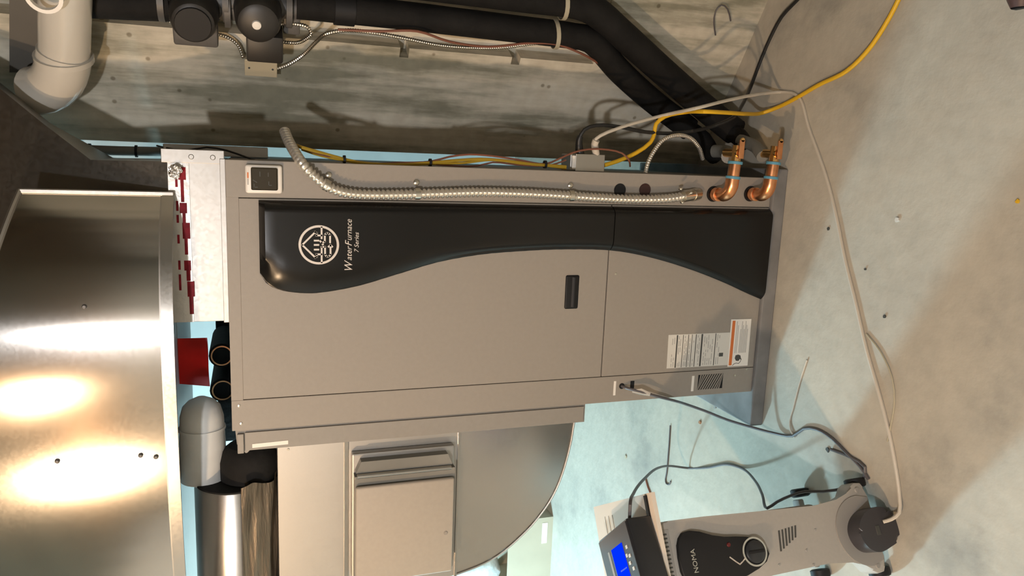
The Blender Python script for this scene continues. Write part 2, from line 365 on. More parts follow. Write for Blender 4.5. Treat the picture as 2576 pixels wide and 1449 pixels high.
# curved black inlay: left border x(z)
CZ = [0.040, .093, .18, .29, .422, .546, .688, .823, .93, 1.034, 1.135, 1.233, 1.327, 1.38, 1.42, 1.446, 1.459]
CX = [.285, .305, .34, .378, .414, .435, .439, .434, .425, .407, .378, .350, .335, .337, .346, .362, .384]
cz_f = np.linspace(.046, 1.459, 120)
from numpy import interp
def xl_at(z):
    # smooth (local cubic) interpolation of the border
    i = int(np.clip(np.searchsorted(CZ, z) - 1, 0, len(CZ) - 2)); 
    h = CZ[i + 1] - CZ[i]; t = (z - CZ[i]) / h
    def tan(k):
        if k == 0: return (CX[1] - CX[0]) / (CZ[1] - CZ[0])
        if k == len(CZ) - 1: return (CX[-1] - CX[-2]) / (CZ[-1] - CZ[-2])
        return (CX[k + 1] - CX[k - 1]) / (CZ[k + 1] - CZ[k - 1])
    return (2 * t ** 3 - 3 * t * t + 1) * CX[i] + (t ** 3 - 2 * t * t + t) * h * tan(i) + (-2 * t ** 3 + 3 * t * t) * CX[i + 1] + (t ** 3 - t * t) * h * tan(i + 1)
XBR = 0.5545
border = [(xl_at(z), z) for z in np.linspace(.046, 1.459, 260)]
BA = np.array(border)
def inlay(z0, z1, nv):
    b_ = new()
    def fn(u, v):
        z = z0 + (z1 - z0) * v; a = xl_at(z); uu = 0.5 - 0.5 * math.cos(PI * u) if True else u
        x = a + (XBR - a) * uu
        dl = np.min(np.hypot(BA[:, 0] - x, BA[:, 1] - z)); e1 = min(dl, (1.459 - z) * 4)
        rim = 0.028 + 0.040 * min(1, max(0, (z - .95) / .3))
        s1 = min(e1 / rim, 1); s2 = min((XBR - x) / 0.02, 1)
        y = -0.004 - 0.020 * (1 - (1 - s1) ** 2) * (1 - (1 - s2) ** 2)
        return (x, y, z)
    grid(b_, fn, 26, nv)
    # skirt back to the panel
    r = bmesh.ops.extrude_edge_only(b_, edges=[e for e in b_.edges if e.is_boundary])
    for v in [g for g in r['geom'] if isinstance(g, bmesh.types.BMVert)]: v.co.y = -0.0002
    return b_
part('black_inlay', inlay(ZS + .0012, 1.459, 70), 'black_gloss', hp, label='glossy black curved upper inlay')
part('black_inlay', inlay(HB + .002, ZS - .0012, 36), 'black_gloss', hp, label='black curved lower inlay')
# emblem: house over winding arrows in a ring
EC = (0.454, 1.326); ER = 0.0465; YF = -0.0262
def em(u, v, w_): return (EC[0] + u * ER, w_, EC[1] + v * ER)
bm = ringlathe(new(), [(0, ER), (0.0, ER * .885), (0.0022, ER * .885), (0.0022, ER)], (EC[0], YF, EC[1]), (0, 1, 0), 48)
lg = part('emblem', bm, 'silver', hp, smooth=False, label='silver round house emblem')
bm = new()
for pts in ([(-.66, .17), (0, .82), (.66, .17)], [(.66, .2), (.6, .1), (.48, .12)], [(-.66, .2), (-.6, .1), (-.48, .12)], [(.48, .14), (.48, -.13)], [(-.48, .14), (-.48, -.13)], [(.33, -.13), (.9, -.13)], [(-.1, -.13), (-.9, -.13)],
            [(.22, .22), (.22, .02)], [(0, .22), (0, .02)], [(-.24, .22), (-.24, .02)],
            [(.1, -.13), (.16, -.29), (.5, -.29), (.6, -.36), (.6, -.47), (.5, -.55), (.12, -.55)],
            [(-.1, -.14), (-.1, -.3), (-.5, -.3), (-.6, -.38), (-.6, -.48), (-.5, -.57), (-.02, -.57)], [(-.1, -.47), (0, -.57), (-.1, -.66)], [(.2, -.06), (.1, -.13), (.02, -.2)]):
    stroke(bm, pts, 0.088, em, YF, YF + 0.0020)
part('emblem_house', bm, 'silver', lg, smooth=False)
RX = Matrix.Rotation(PI / 2, 4, 'X')
def put_text(name, body, size, x, z, y, parent, m, shear=0.0, align='CENTER', width=None, label=None):
    b_ = text_mesh(body, size, shear, align=align)
    if width:
        xs = [v.co.x for v in b_.verts]; k = width / (max(xs) - min(xs)); c_ = (max(xs) + min(xs)) / 2
        for v in b_.verts: v.co.x = (v.co.x - c_) * k
    bmesh.ops.transform(b_, matrix=Matrix.Translation((x, y, z)) @ RX, verts=b_.verts[:])
    return part(name, b_, m, parent, smooth=False, label=label)
put_text('lettering', 'W', 0.027, 0.4055, 1.2485, YF + .001, hp, 'silver', 0.35, width=.024, label='silver lettering')
put_text('lettering', 'ater', 0.0200, 0.4345, 1.250, YF + .001, hp, 'silver', 0.35, width=.035, label='silver lettering')
put_text('lettering', 'F', 0.0225, 0.4590, 1.250, YF + .001, hp, 'silver', 0.35, width=.014, label='silver lettering')
put_text('lettering', 'urnace', 0.0200, 0.4905, 1.250, YF + .001, hp, 'silver', 0.30, width=.050, label='silver lettering')
put_text('lettering', '7 Series', 0.0150, 0.4605, 1.2335, YF + .001, hp, 'silver', 0.3, width=.048, label='silver lettering')
# latch handle
h = part('handle', box(0.276, 0.368, -0.0035, 0.002, 0.640, 0.679, 0.004, 3), 'black', hp, label='black recessed handle')
bm = new()
grid(bm, lambda u, v: (0.281 + .082 * u, -0.0036 + 0.0 * u - 0.0035 * math.sin(PI * v), 0.645 + .016 * v), 6, 8)
part('grip', bm, 'black', h)
# knockouts, ports, screws
for (x, z, r, m) in ((.599, .534, .0175, 'black'), (.601, .458, .0175, 'dark_red')):
    part('knockout', lathe(new(), [(0, r), (.002, r), (.0021, r * .9), (.0012, r * .85)], (x, 0.0005, z), (0, -1, 0), 28), m, hp)
part('port_label', box(.020, .062, -0.0008, .001, .507, .514), 'paper_w', hp, smooth=False)
part('cable_port', lathe(new(), [(0, .0085), (.0012, .0085)], (.046, .0005, .488), (0, -1, 0)), 'black', hp, smooth=False)
part('cable_port', box(.037, .059, -0.0010, .001, .449, .461), 'black', hp, smooth=False)
part('grille_label', box(.015, .062, -0.0008, .001, .2505, .2585), 'paper_w', hp, smooth=False)
gr = part('vent_grille', box(.018, .0635, -0.0004, .001, .151, .237), 'black', hp, smooth=False)
for k in range(13):
    z = .142 + k * .0082; p = [(.018, z), (.0635, z - .026 + .0), (.0635, z - .026 + .0042), (.018, z + .0042)]
    q = [(max(.018, min(.0635, a)), max(.151, min(.237, b))) for a, b in [(a, b + .02) for a, b in p]]
    if len({round(b, 4) for _, b in q}) > 2: part('slat', prism(new(), q, XZ, -0.0012, -0.0004), 'paint', gr, smooth=False)
for (x, z) in ((.063, 1.512), (.018, 1.508), (.60, .09), (.37, .53), (.072, .07), (.055, .11)):
    part('screw', lathe(new(), [(0, .0035), (.0015, .0032), (.002, .0015)], (x, 0, z), (0, -1, 0), 12), 'steel', hp)
# specification label and warning label
sl = part('spec_label', prism(new(), [(.089, .137), (.189, .139), (.190, .349), (.090, .347)], XZ, -0.0012, -0.0004), 'paper', hp, smooth=False, label='grey specification label')
zp = lambda px: ony(px, 880, 0)[2]
bm = new()
for px, t in ((1701, .0042), (1716, .0018), (1729, .0020), (1738, .0016), (1748, .0022), (1763, .0052), (1797, .0024)):
    bx(bm, .091, .188, -0.0016, -0.0012, zp(px) - t / 2, zp(px) + t / 2)
part('label_lines', bm, 'ink', sl, smooth=False)
random.seed(4); bm = new()
for px in (1690, 1695, 1706, 1710, 1721, 1725, 1733, 1743, 1753, 1757, 1770, 1775, 1780, 1785, 1790, 1802, 1807):
    x = .094
    while x < .18:
        l = random.uniform(.006, .022)
        if random.random() < .72: bx(bm, x, min(x + l, .185), -0.0015, -0.0012, zp(px) - .0009, zp(px) + .0009)
        x += l + .004
part('label_print', bm, 'ink_grey', sl, smooth=False)
part('label_mark', box(.117, .128, -0.0016, -.0012, zp(1819), zp(1809)), 'ink', sl, smooth=False)
wl = part('warning_label', prism(new(), [(.084, .069), (.228, .071), (.229, .142), (.084, .140)], XZ, -0.0022, -0.0013), 'paper_w', hp, smooth=False, label='white warning label with orange band')
part('orange_band', box(.088, .2245, -0.0026, -.0022, .1265, .1365), 'orange', wl, smooth=False)
bm = new()
for k, z in enumerate((.1195, .1145, .105, .101, .097, .093, .089, .085, .081)):
    bx(bm, .125, .222 - (k % 3) * .012, -0.0025, -.0022, z - .0008, z + .0008)
part('label_print', bm, 'ink_grey', wl, smooth=False)
bm = prism(new(), [(.101, .112), (.109, .117), (.118, .115), (.120, .106), (.117, .098), (.110, .096), (.103, .092), (.106, .099), (.100, .103)], XZ, -0.0026, -0.0022)
stroke(bm, [(.087, .123), (.092, .118), (.094, .110), (.092, .102), (.098, .096), (.104, .095)], .0016, XZ, -0.0025, -0.0022)
part('pictogram', bm, 'ink', wl, smooth=False)

# small digital sensor stuck on the cabinet
ds = thing('sensor_display', 'small white square digital display stuck on the cabinet corner', 'display', (0.6035, -0.004, 1.406))
part('housing', box(.571, .636, -0.013, -0.0006, 1.406, 1.487, 0.006, 3), 'white', ds)
sc = part('screen', box(.5785, .6295, -0.0140, -0.0125, 1.4165, 1.4745, 0.003, 2), 'lcd', ds, smooth=False, label='dark grey liquid crystal screen')
bm = new()
for (a, b) in (((.585, 1.468), (.592, 1.468)), ((.585, 1.461), (.585, 1.468)), ((.596, 1.462), (.601, 1.470)), ((.590, 1.436), (.598, 1.436)), ((.590, 1.430), (.590, 1.436)), ((.610, 1.455), (.620, 1.455)), ((.610, 1.437), (.618, 1.437))):
    stroke(bm, [a, b], .0018, XZ, -0.0144, -0.0140)
part('screen_digits', bm, 'ink', sc, smooth=False)
part('logo_mark', box(.605, .618, -0.0134, -0.0128, 1.4795, 1.4825), 'orange', ds, smooth=False)
part('logo_print', box(.590, .604, -0.0134, -0.0128, 1.480, 1.482), 'ink_grey', ds, smooth=False)

# ================================================================== FLEXIBLE CONDUIT ON THE FRONT
cp = [(716, 330, .10), (724, 350, .07), (742, 383, .02), (766, 418, -.016), (795, 447, -.018), (822, 467, -.018), (855, 481, -.017), (900, 488, -.016), (1000, 489, -.016), (1100, 486, -.016), (1200, 483, -.016), (1300, 485, -.016), (1400, 490, -.016), (1500, 497, -.017), (1600, 501, -.018), (1680, 499, -.019), (1722, 493, -.017)]
fc = thing('flexible_conduit', 'thick ribbed metal conduit running down the front of the grey cabinet', 'conduit', (0.6, -0.016, 0.3))
cpts = [ony(a, b, c) for a, b, c in cp]
part('hose', ribs(cpts, 0.0130, 0.0112, 14, 0.30), 'conduit', fc)
e1 = ony(1722, 493, -.017); e2 = ony(1752, 488, -.004)
part('connector', cyl(cyl(new(), e1 + (e1 - e2) * .2, e1 + (e2 - e1) * .75, 0.0165), e1 + (e2 - e1) * .6, ony(1754, 488, 0.002), 0.018), 'steel', fc)
for q in ((1712, 474), (1716, 508), (1738, 484)):
    p = ony(q[0], q[1], -.03); part('connector_screw', lathe(new(), [(-.006, .004), (.004, .004), (.006, .002)], p, (0, -1, 0), 10), 'steel', fc)
for (q, s_) in (((822, 466), (826, 440)), ((1050, 487), (1047, 459)), ((1437, 492), (1435, 466))):
    p = ony(q[0], q[1], -.0165); t = ony(q[0] + 12, q[1] + (6 if q[0] < 900 else 0), -.0165) - ony(q[0] - 12, q[1] - (6 if q[0] < 900 else 0), -.0165); t /= np.linalg.norm(t)
    st = part('strap', cyl(new(), p - t * .006, p + t * .006, 0.0142), 'steel', fc)
    e = ony(s_[0], s_[1], -.002); part('strap_screw', lathe(new(), [(-.002, .0075), (.002, .0075), (.0045, .004)], e, (0, -1, 0), 12), 'steel', st)

# ================================================================== COPPER FITTINGS, VALVES
def copper(px, py, x, z, lab):
    t = thing('copper_fitting', lab, 'pipe fitting', (x, -0.08, z), group='copper elbows at the foot of the cabinet')
    r = .0165; yo = -0.078
    part('stub', tube(new(), [(x, 0.002, z), (x, -.02, z), (x, -.045, z)], r * .93, 20), 'copper', t)
    part('escutcheon', ringlathe(new(), [(0, r * 1.35), (-.003, r * 1.3), (-.003, r), (0, r)], (x, -.0005, z), (0, 1, 0)), 'black', t)
    part('collar', lathe(new(), [(0, r * .93), (.001, r * 1.16), (.016, r * 1.16), (.018, r * .93)], (x, -.012, z), (0, -1, 0), 24), 'copper', t)
    arc = [(x + .032 * (1 - math.cos(a)), -.046 - .032 * math.sin(a), z - .002 * a) for a in np.linspace(0, PI / 2, 9)]
    part('elbow', tube(new(), arc + [(x + .046, yo, z - .004)], r * 1.1, 20), 'copper', t)
    part('press_ring', lathe(new(), [(0, r * 1.12), (.001, r * 1.2), (.007, r * 1.2), (.008, r * 1.12)], (x + .045, yo, z - .005), (1, 0, -.06), 24), 'blue', t)
    part('pipe', tube(new(), [(x + .05, yo, z - .005), (x + .09, yo, z - .008)], r * .98, 20), 'copper', t)
    part('press_ring', lathe(new(), [(0, r * 1.12), (.001, r * 1.2), (.007, r * 1.2), (.008, r * 1.12)], (x + .085, yo, z - .008), (1, 0, -.06), 24), 'blue', t)
    v = part('valve_body', tube(tube(new(), [(x + .092, yo, z - .008), (x + .135, yo, z - .011)], r * .8, 8), [(x + .115, yo - .016, z - .010), (x + .115, yo + .05, z - .010)], r * .72, 14), 'brass', t)
    part('lever', box(x + .100, x + .150, yo - .022, yo - .018, z - .018, z - .002, .001), 'copper', v, smooth=False)
    part('lever_nut', lathe(new(), [(0, .006), (.006, .006)], (x + .150, yo - .016, z - .011), (0, -1, 0), 6), 'brass', v, smooth=False)
    return t
copper(1795, 487, .595, .239, 'upper copper elbow with blue rings and flat valve lever')
copper(1888, 487, .598, .115, 'lower copper elbow with blue rings and flat valve lever')

# ================================================================== BLACK INSULATED PIPES ON THE CONCRETE WALL
def wpt(px, py, off): return onw(px, py, off)
pa_top = wpt(730, 50, .05); xa = wpt(1400, 85, .06)
A_s = (np.array(xa) - WC) @ WD
ip = thing('insulated_pipe', 'black foam insulated pipe slanting down behind, nearer the cabinet', 'pipe', (*np.array(wall(A_s, 0, .06))[:2], 0.1), group='insulated loop pipes')
vert = [wall(A_s + .012, 1.36, .062), wall(A_s + .010, 1.1, .062), wall(A_s + .004, .8, .062), wall(A_s, .62, .062)]
low_a = [wpt(1485, 100, .062), wpt(1560, 180, .066), wpt(1640, 252, .07), onz(1735, 325, .17)]
part('foam_sleeve', tube(new(), vert + [tuple(p) for p in low_a], 0.036, 16), 'black_rubber', ip)
part('rubber_elbow', tube(new(), [onz(1725, 318, .18), onz(1768, 350, .135), onz(1785, 378, .13), onz(1800, 392, .128)], 0.027, 14), 'black_rubber', ip)
part('grey_adapter', tube(new(), [onz(1796, 380, .15), onz(1822, 380, .14), (0.70, -.035, .225)], 0.019, 14), 'grey_pvc', ip)
part('coupling', lathe(new(), [(0, .040), (.05, .040)], wall(A_s + .011, 1.22, .062), (0, 0, 1), 18), 'black', ip)
xb = wpt(1400, 5, .062); B_s = (np.array(xb) - WC) @ WD
ip2 = thing('insulated_pipe', 'black foam insulated pipe slanting down in front, farther from the cabinet', 'pipe', (*np.array(wall(B_s, 0, .06))[:2], 0.1), group='insulated loop pipes')
vert = [wall(B_s + .016, 2.345, .062), wall(B_s + .012, 2.0, .062), wall(B_s + .01, 1.3, .062), wall(B_s + .004, .8, .062), wall(B_s, .62, .062)]
low_b = [wpt(1500, 30, .064), wpt(1560, 82, .07), wpt(1680, 190, .085), onz(1790, 285, .13), onz(1850, 332, .085)]
part('foam_sleeve', tube(new(), vert + [tuple(p) for p in low_b], 0.040, 16), 'black_rubber', ip2)
part('rubber_elbow', tube(new(), [onz(1838, 330, .10), onz(1860, 345, .09), onz(1872, 362, .09)], 0.026, 14), 'black_rubber', ip2)
part('grey_adapter', tube(new(), [onz(1862, 352, .10), onz(1900, 368, .095), (0.705, -.03, .107)], 0.018, 14), 'grey_pvc', ip2)
st = thing('pipe_strap', 'pale plastic strap looped round the two black vertical pipes', 'strap', wall(A_s, .68, .1))
def loop(sc_, off, r, z):
    return [wall(sc_ + r * math.cos(a), z + .006 * math.cos(a), off + r * math.sin(a)) for a in np.linspace(-.2, PI + .2, 12)]
for s_, r_ in ((A_s, .0385), (B_s, .0425)):
    b_ = new(); zc = wpt(1416, 60, .1)[2]
    pts = loop(s_, .062, r_, zc)
    for a, b2 in zip(pts, pts[1:]):
        vs = [b_.verts.new((p[0], p[1], p[2] + dz)) for p, dz in ((a, -.006), (b2, -.006), (b2, .006), (a, .006))]; b_.faces.new(vs)
    bmesh.ops.remove_doubles(b_, verts=b_.verts[:], dist=1e-5)
    bmesh.ops.solidify(b_, geom=b_.faces[:], thickness=.0015)
    part('band', b_, 'strap', st)

# ================================================================== CIRCULATOR PUMPS
def pump(px, py, lab, bleed, box_below):
    c = np.array(wpt(px, py, .055)); z = c[2]; s_ = (c - WC) @ WD
    t = thing('circulator_pump', lab, 'pump', wall(s_, z, 0.03), group='pumps on the wall')
    P = lambda ds, dz, off: np.array(wall(s_ + ds, z + dz, off))
    vb = lathe(new(), [(0, .058), (.01, .062), (.05, .062), (.058, .05)], P(0, 0, .012), WN, 28)
    part('volute', vb, 'pump', t)
    for dz in (.066, -.080): part('flange', lathe(new(), [(0, .050), (.014, .050)], P(0, dz, .045), (0, 0, 1), 20), 'pump', t)
    part('branch', cyl(new(), P(0, .10, .045), P(0, -.10, .045), .032), 'pump', t)
    hd = part('motor_head', lathe(new(), [(0, .054), (.01, .056), (.07, .052), (.088, .046), (.094, .036), (.095, .0)], P(0, 0, .068), WN, 30), 'pump_dark', t)
    for k in range(4):
        a = PI / 4 + k * PI / 2; part('bolt', lathe(new(), [(0, .007), (.010, .007)], P(.056 * math.cos(a), .056 * math.sin(a), .058), WN, 6), 'steel', t, smooth=False)
    if bleed: part('bleed_screw', lathe(new(), [(0, .011), (.005, .010), (.006, .006)], P(0, .004, .163), WN, 16), 'white', hd)
    else: part('end_cap', lathe(new(), [(0, .040), (.004, .039)], P(0, 0, .162), WN, 24), 'black', hd)
    if box_below:
        def obx(ds0, ds1, dz0, dz1, o0, o1, bv):
            b_ = box(s_ + ds0, s_ + ds1, -o1, -o0, z + dz0, z + dz1, bv); bmesh.ops.transform(b_, matrix=WMAT, verts=b_.verts[:]); return b_
        part('control_box', obx(-.115, -.045, -.058, .028, .045, .125, .006), 'pump_dark', t, label='black control box')
        part('control_neck', obx(-.126, -.112, -.046, .012, .045, .090, .004), 'black', t)
        part('side_plate', obx(-.06, .0, -.10, -.06, .03, .07, .004), 'pump', t)
    else:
        def obx(ds0, ds1, dz0, dz1, o0, o1, bv):
            b_ = box(s_ + ds0, s_ + ds1, -o1, -o0, z + dz0, z + dz1, bv); bmesh.ops.transform(b_, matrix=WMAT, verts=b_.verts[:]); return b_
        part('terminal_box', obx(-.085, -.03, -.05, .05, .045, .10, .006), 'pump', t)
        part('rating_label', obx(-.0858, -.0845, -.028, .028, .06, .09, 0), 'ink', t, smooth=False)
pump(490, 12, 'black round pump with plain dark cap, higher on the concrete wall', False, False)
pump(648, 14, 'black round pump with brass screw and boxy black control box', True, True)
# pipe section above the pumps
single('riser_pipe', tube(new(), [onw(428, 10, .05), onw(330, 6, .05), onw(222, 0, .05)], .040, 16), 'black_rubber', 'short black insulated pipe rising above the upper wall pump', 'pipe')

# handy box with cover plate
c0, c1 = wpt(616, 150, .045), wpt(696, 194, .045); sa, sb = (np.array(c1) - WC) @ WD, (np.array(c0) - WC) @ WD
jb = thing('junction_box', 'small metal junction box with two screws on the concrete wall', 'electrical box', wall((sa + sb) / 2, c1[2], .02))
def obw(s0_, s1_, o0, o1, z0_, z1_, bv=0.0):
    b_ = box(s0_, s1_, -o1, -o0, z0_, z1_, bv); bmesh.ops.transform(b_, matrix=WMAT, verts=b_.verts[:]); return b_
part('back_box', obw(sa + .001, sb - .001, .0, .042, c1[2] + .001, c0[2] - .001, .003), 'steel', jb)
part('cover_plate', obw(sa - .001, sb + .001, .042, .0455, c1[2] - .001, c0[2] + .001, .0012), 'cover', jb, smooth=False, label='shiny cover plate')
for zz in (c1[2] + .010, c0[2] - .010):
    part('screw', lathe(new(), [(0, .0028), (.0012, .0022)], wall((sa + sb) / 2, zz, .0455), WN, 10), 'ink', jb)

def cord(name, pts, r, m, label, cat, group=None, n=8): return single(name, tube(new(), pts, r, n), m, label, cat, group)
ac = [wpt(698, 172, .03), wpt(725, 162, .03), wpt(760, 140, .035), wpt(795, 105, .06), wpt(822, 84, .09), wpt(870, 76, .10), wpt(940, 82, .10), wpt(1020, 96, .10), wpt(1100, 112, .09), wpt(1180, 119, .085), wpt(1260, 119, .08), wpt(1330, 110, .08), wpt(1352, 108, .08)]
single('armored_cable', ribs(ac, .0052, .006, 8, .22), 'steel', 'thin silver armored cable from the small junction box up over black pipe', 'cable')
cord('brown_cable', [wpt(850, 74, .104), wpt(950, 78, .11), wpt(1050, 78, .112), wpt(1130, 104, .10), wpt(1230, 117, .09), wpt(1330, 108, .09), wpt(1400, 111, .09), wpt(1460, 133, .09), wpt(1500, 155, .08), wpt(1535, 180, .06), wpt(1550, 205, .03)], .0033, 'wire_brown', 'thin brown cable following the silver armored cable beside black pipe', 'cable')
ac = [wpt(412, 38, .05), wpt(430, 56, .05), wpt(455, 72, .04), wpt(490, 80, .03), wpt(535, 84, .025), wpt(570, 92, .02), wpt(598, 112, .018), wpt(612, 145, .02)]
single('armored_cable', ribs(ac, .005, .006, 8, .22), 'steel', 'thin silver armored cable curving beneath the upper pump', 'cable')
ac = [wpt(706, 60, .06), wpt(745, 60, .07), wpt(774, 68, .08), wpt(782, 84, .08), wpt(768, 98, .07), wpt(745, 107, .05), wpt(700, 104, .045)]
single('armored_cable', ribs(ac, .005, .006, 8, .22), 'steel', 'short looped silver armored cable beside the pump with brass screw', 'cable')

# PVC elbow high on the wall
pv = thing('pvc_pipe', 'shiny off-white plastic pipe elbow high by the ceiling', 'pipe', wall(.42, 1.9, .10))
pp = [wpt(164, -120, .12), wpt(164, -20, .12), wpt(163, 60, .12), wpt(162, 130, .12), wpt(158, 165, .12), wpt(146, 198, .115), wpt(118, 222, .10), wpt(90, 228, .085), wpt(70, 226, .075)]
part('pipe', tube(new(), pp[:5], .053, 24), 'pvc', pv)
part('elbow', tube(new(), pp[3:8], .057, 24), 'pvc', pv)
part('hub', ringlathe(new(), [(0, .0625), (.012, .0625), (.012, .052), (0, .052)], wpt(162, 150, .12), WD, 28), 'pvc', pv)
part('branch_ring', ringlathe(new(), [(0, .036), (.012, .036), (.012, .028), (0, .028)], wpt(112, -14, .20), WN, 28), 'white', pv)

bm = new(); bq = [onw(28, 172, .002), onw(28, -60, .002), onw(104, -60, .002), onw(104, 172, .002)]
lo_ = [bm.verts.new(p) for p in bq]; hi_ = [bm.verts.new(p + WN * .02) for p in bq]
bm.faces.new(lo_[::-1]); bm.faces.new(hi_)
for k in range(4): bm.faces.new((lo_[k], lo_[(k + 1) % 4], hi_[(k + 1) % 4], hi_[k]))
single('wall_plate', bm, 'board', 'dark grey flat plate added behind the off-white plastic pipe to darken the wall', 'plate', smooth=False)  # plate with clear edges, added to make the wall dark here

# ================================================================== WIRES AND ELECTRICAL BOX ON THE CABINET'S RIGHT SIDE
eb = thing('outlet_box', 'galvanized outlet box fixed to the right side of the cabinet', 'electrical box', (.668, .06, .565))
part('box_body', box(.6455, .690, .045, .11, .566, .664, .003), 'galv_dull', eb, smooth=False)
part('cover', box(.6450, .691, .041, .045, .564, .650, .001), 'galv_side', eb, smooth=False)
part('receptacle', box(.650, .686, .036, .042, .652, .662, .001), 'white', eb, smooth=False)
bc = [(1456, 378, .06), (1456, 352, .05), (1470, 326, .045), (1500, 315, .04), (1560, 319, .04), (1620, 331, .05), (1690, 335, .06), (1745, 329, .06)]
pb = [ony(a, b, c) for a, b, c in bc] + [onz(1800, 315, .26), onz(1842, 296, .20), onz(1868, 262, .12), onz(1890, 214, .03), onz(1910, 160, .007), onz(1936, 98, .007), onz(1966, 42, .007), onz(2010, -5, .007), onz(2060, -60, .007), onz(2150, -140, .007), onz(2250, -330, .007)]
bk = thing('power_cord', 'black power cord plugged into the outlet box, trailing over floor', 'cord', (.70, .05, .6))
part('cable', tube(new(), pb, .0052, 8), 'cord_black', bk)
part('plug', tube(new(), [ony(1460, 392, .06), ony(1457, 374, .058), ony(1457, 350, .05), ony(1460, 342, .048)], .012, 12, rad=lambda s, i: .0125 - s * .09), 'cord_black', bk)
wc = [(1498, 378, .05), (1494, 356, .04), (1510, 341, .03), (1550, 324, .03), (1610, 305, .04), (1680, 287, .05)]
pw = [ony(a, b, c) for a, b, c in wc] + [onz(1750, 272, .36), onz(1830, 252, .24), onz(1900, 238, .11), onz(1965, 231, .006), onz(1995, 234, .005), onz(2014, 250, .004), onz(2034, 320, .004), onz(2060, 390, .004), onz(2083, 460, .004), onz(2105, 550, .004), onz(2125, 650, .004), onz(2152, 760, .004), onz(2180, 880, .004), onz(2210, 985, .004), onz(2236, 1085, .004), onz(2254, 1180, .004), onz(2263, 1250, .005), onz(2262, 1290, .014), onz(2242, 1306, .028), onz(2222, 1312, .04)]
wk = thing('extension_cord', 'long white cord lying across floor from outlet box to space heater', 'cord', (.5, -.2, 0))
part('cable', tube(new(), pw, .0046, 8), 'cord_white', wk)
part('plug', tube(new(), [ony(1500, 388, .05), ony(1496, 362, .042), ony(1500, 352, .036)], .010, 10), 'cord_white', wk)
yp = [ony(1520, 415, .05), ony(1550, 406, .05), ony(1600, 384, .05), ony(1636, 358, .05), ony(1646, 336, .055), ony(1650, 312, .055), ony(1672, 293, .055), ony(1720, 282, .055), onz(1770, 280, .33), onz(1830, 283, .24), onz(1880, 286, .13), onz(1920, 283, .03), onz(1960, 268, .007), onz(2005, 245, .007), onz(2060, 213, .007), onz(2130, 178, .007), onz(2180, 130, .007), onz(2222, 70, .007), onz(2262, -5, .007), onz(2290, -80, .007), onz(2310, -200, .007), onz(2280, -420, .007)]
single('extension_cord', tube(new(), yp, .0058, 10), 'yellow', 'bright yellow extension cord snaking from outlet box across the floor', 'cord')
# wire bundle strapped down the cabinet side
wb = thing('wire_bundle', 'bundle of yellow and brown control wires tied along the cabinet side', 'wires', (.66, .03, .6))
def wire(q, r, m, y=.03): part('wire', tube(new(), [ony(a, b, y + (c[0] if c else 0)) for a, b, *c in q], r, 7), m, wb)
wire([(745, 365, .05), (762, 371), (800, 382), (850, 396), (900, 408), (960, 413), (1020, 413), (1083, 409), (1140, 404), (1210, 400), (1280, 405), (1340, 413), (1375, 415), (1424, 419)], .0042, 'wire_yellow')
wire([(752, 370, .05), (800, 386), (850, 400), (920, 411), (1000, 409), (1083, 406), (1130, 394), (1180, 388), (1240, 392), (1300, 401), (1372, 412), (1400, 402), (1440, 384), (1480, 375), (1530, 376), (1565, 385), (1582, 402), (1585, 418, .02)], .0026, 'wire_brown')
wire([(1083, 412), (1130, 416), (1200, 417), (1240, 408), (1300, 414), (1372, 417), (1400, 411), (1424, 402)], .0022, 'wire_brown')
wire([(760, 376, .05), (810, 392), (870, 404), (950, 416), (1083, 412), (1160, 410), (1240, 402), (1310, 411), (1372, 416), (1424, 424)], .0030, 'wire_yellow')
for q in ((866, 401), (1082, 409), (1371, 413)):
    p = ony(q[0], q[1], .03); part('cable_tie', ringlathe(new(), [(-.003, .0105), (.003, .0105), (.003, .008), (-.003, .008)], p, (0, 0, 1), 14), 'black', wb)
single('armored_cable', ribs([ony(1624, 434, .02), ony(1630, 410, .02), ony(1645, 380, .03), ony(1668, 352, .04), ony(1700, 340, .05), ony(1735, 346, .07), ony(1758, 370, .09), ony(1768, 400, .12)], .0062, .0068, 9, .22), 'conduit', 'silver armored cable arching from the low right side of cabinet', 'cable')
single('side_bracket', box(.6462, .674, .30, .42, 1.43, 1.685, .002), 'galv_dull', 'grey sheet metal bracket high on the right side of the cabinet', 'bracket', smooth=False)
gp = thing('grey_riser', 'grey vertical pipe with two dark ties by the wall corner', 'pipe', (.662, .44, 1.66))
part('tube', tube(new(), [ony(418, 381, .44), ony(300, 379, .44), ony(216, 376, .44)], .0125, 12), 'grey_pvc', gp)
for q in ((226, 376), (343, 380)):
    part('tie', ringlathe(new(), [(-.003, .0165), (.003, .0165), (.003, .0122), (-.003, .0122)], ony(q[0], q[1], .44), (0, 0, 1), 14), 'black', gp)
cord('thin_cable', [ony(395, 366, .35), ony(420, 372, .30), ony(470, 378, .25), ony(520, 370, .22), ony(570, 378, .2), ony(622, 396, .18), ony(640, 402, .16)], .0024, 'cord_black', 'thin black cable crossing the grey side bracket', 'cable')

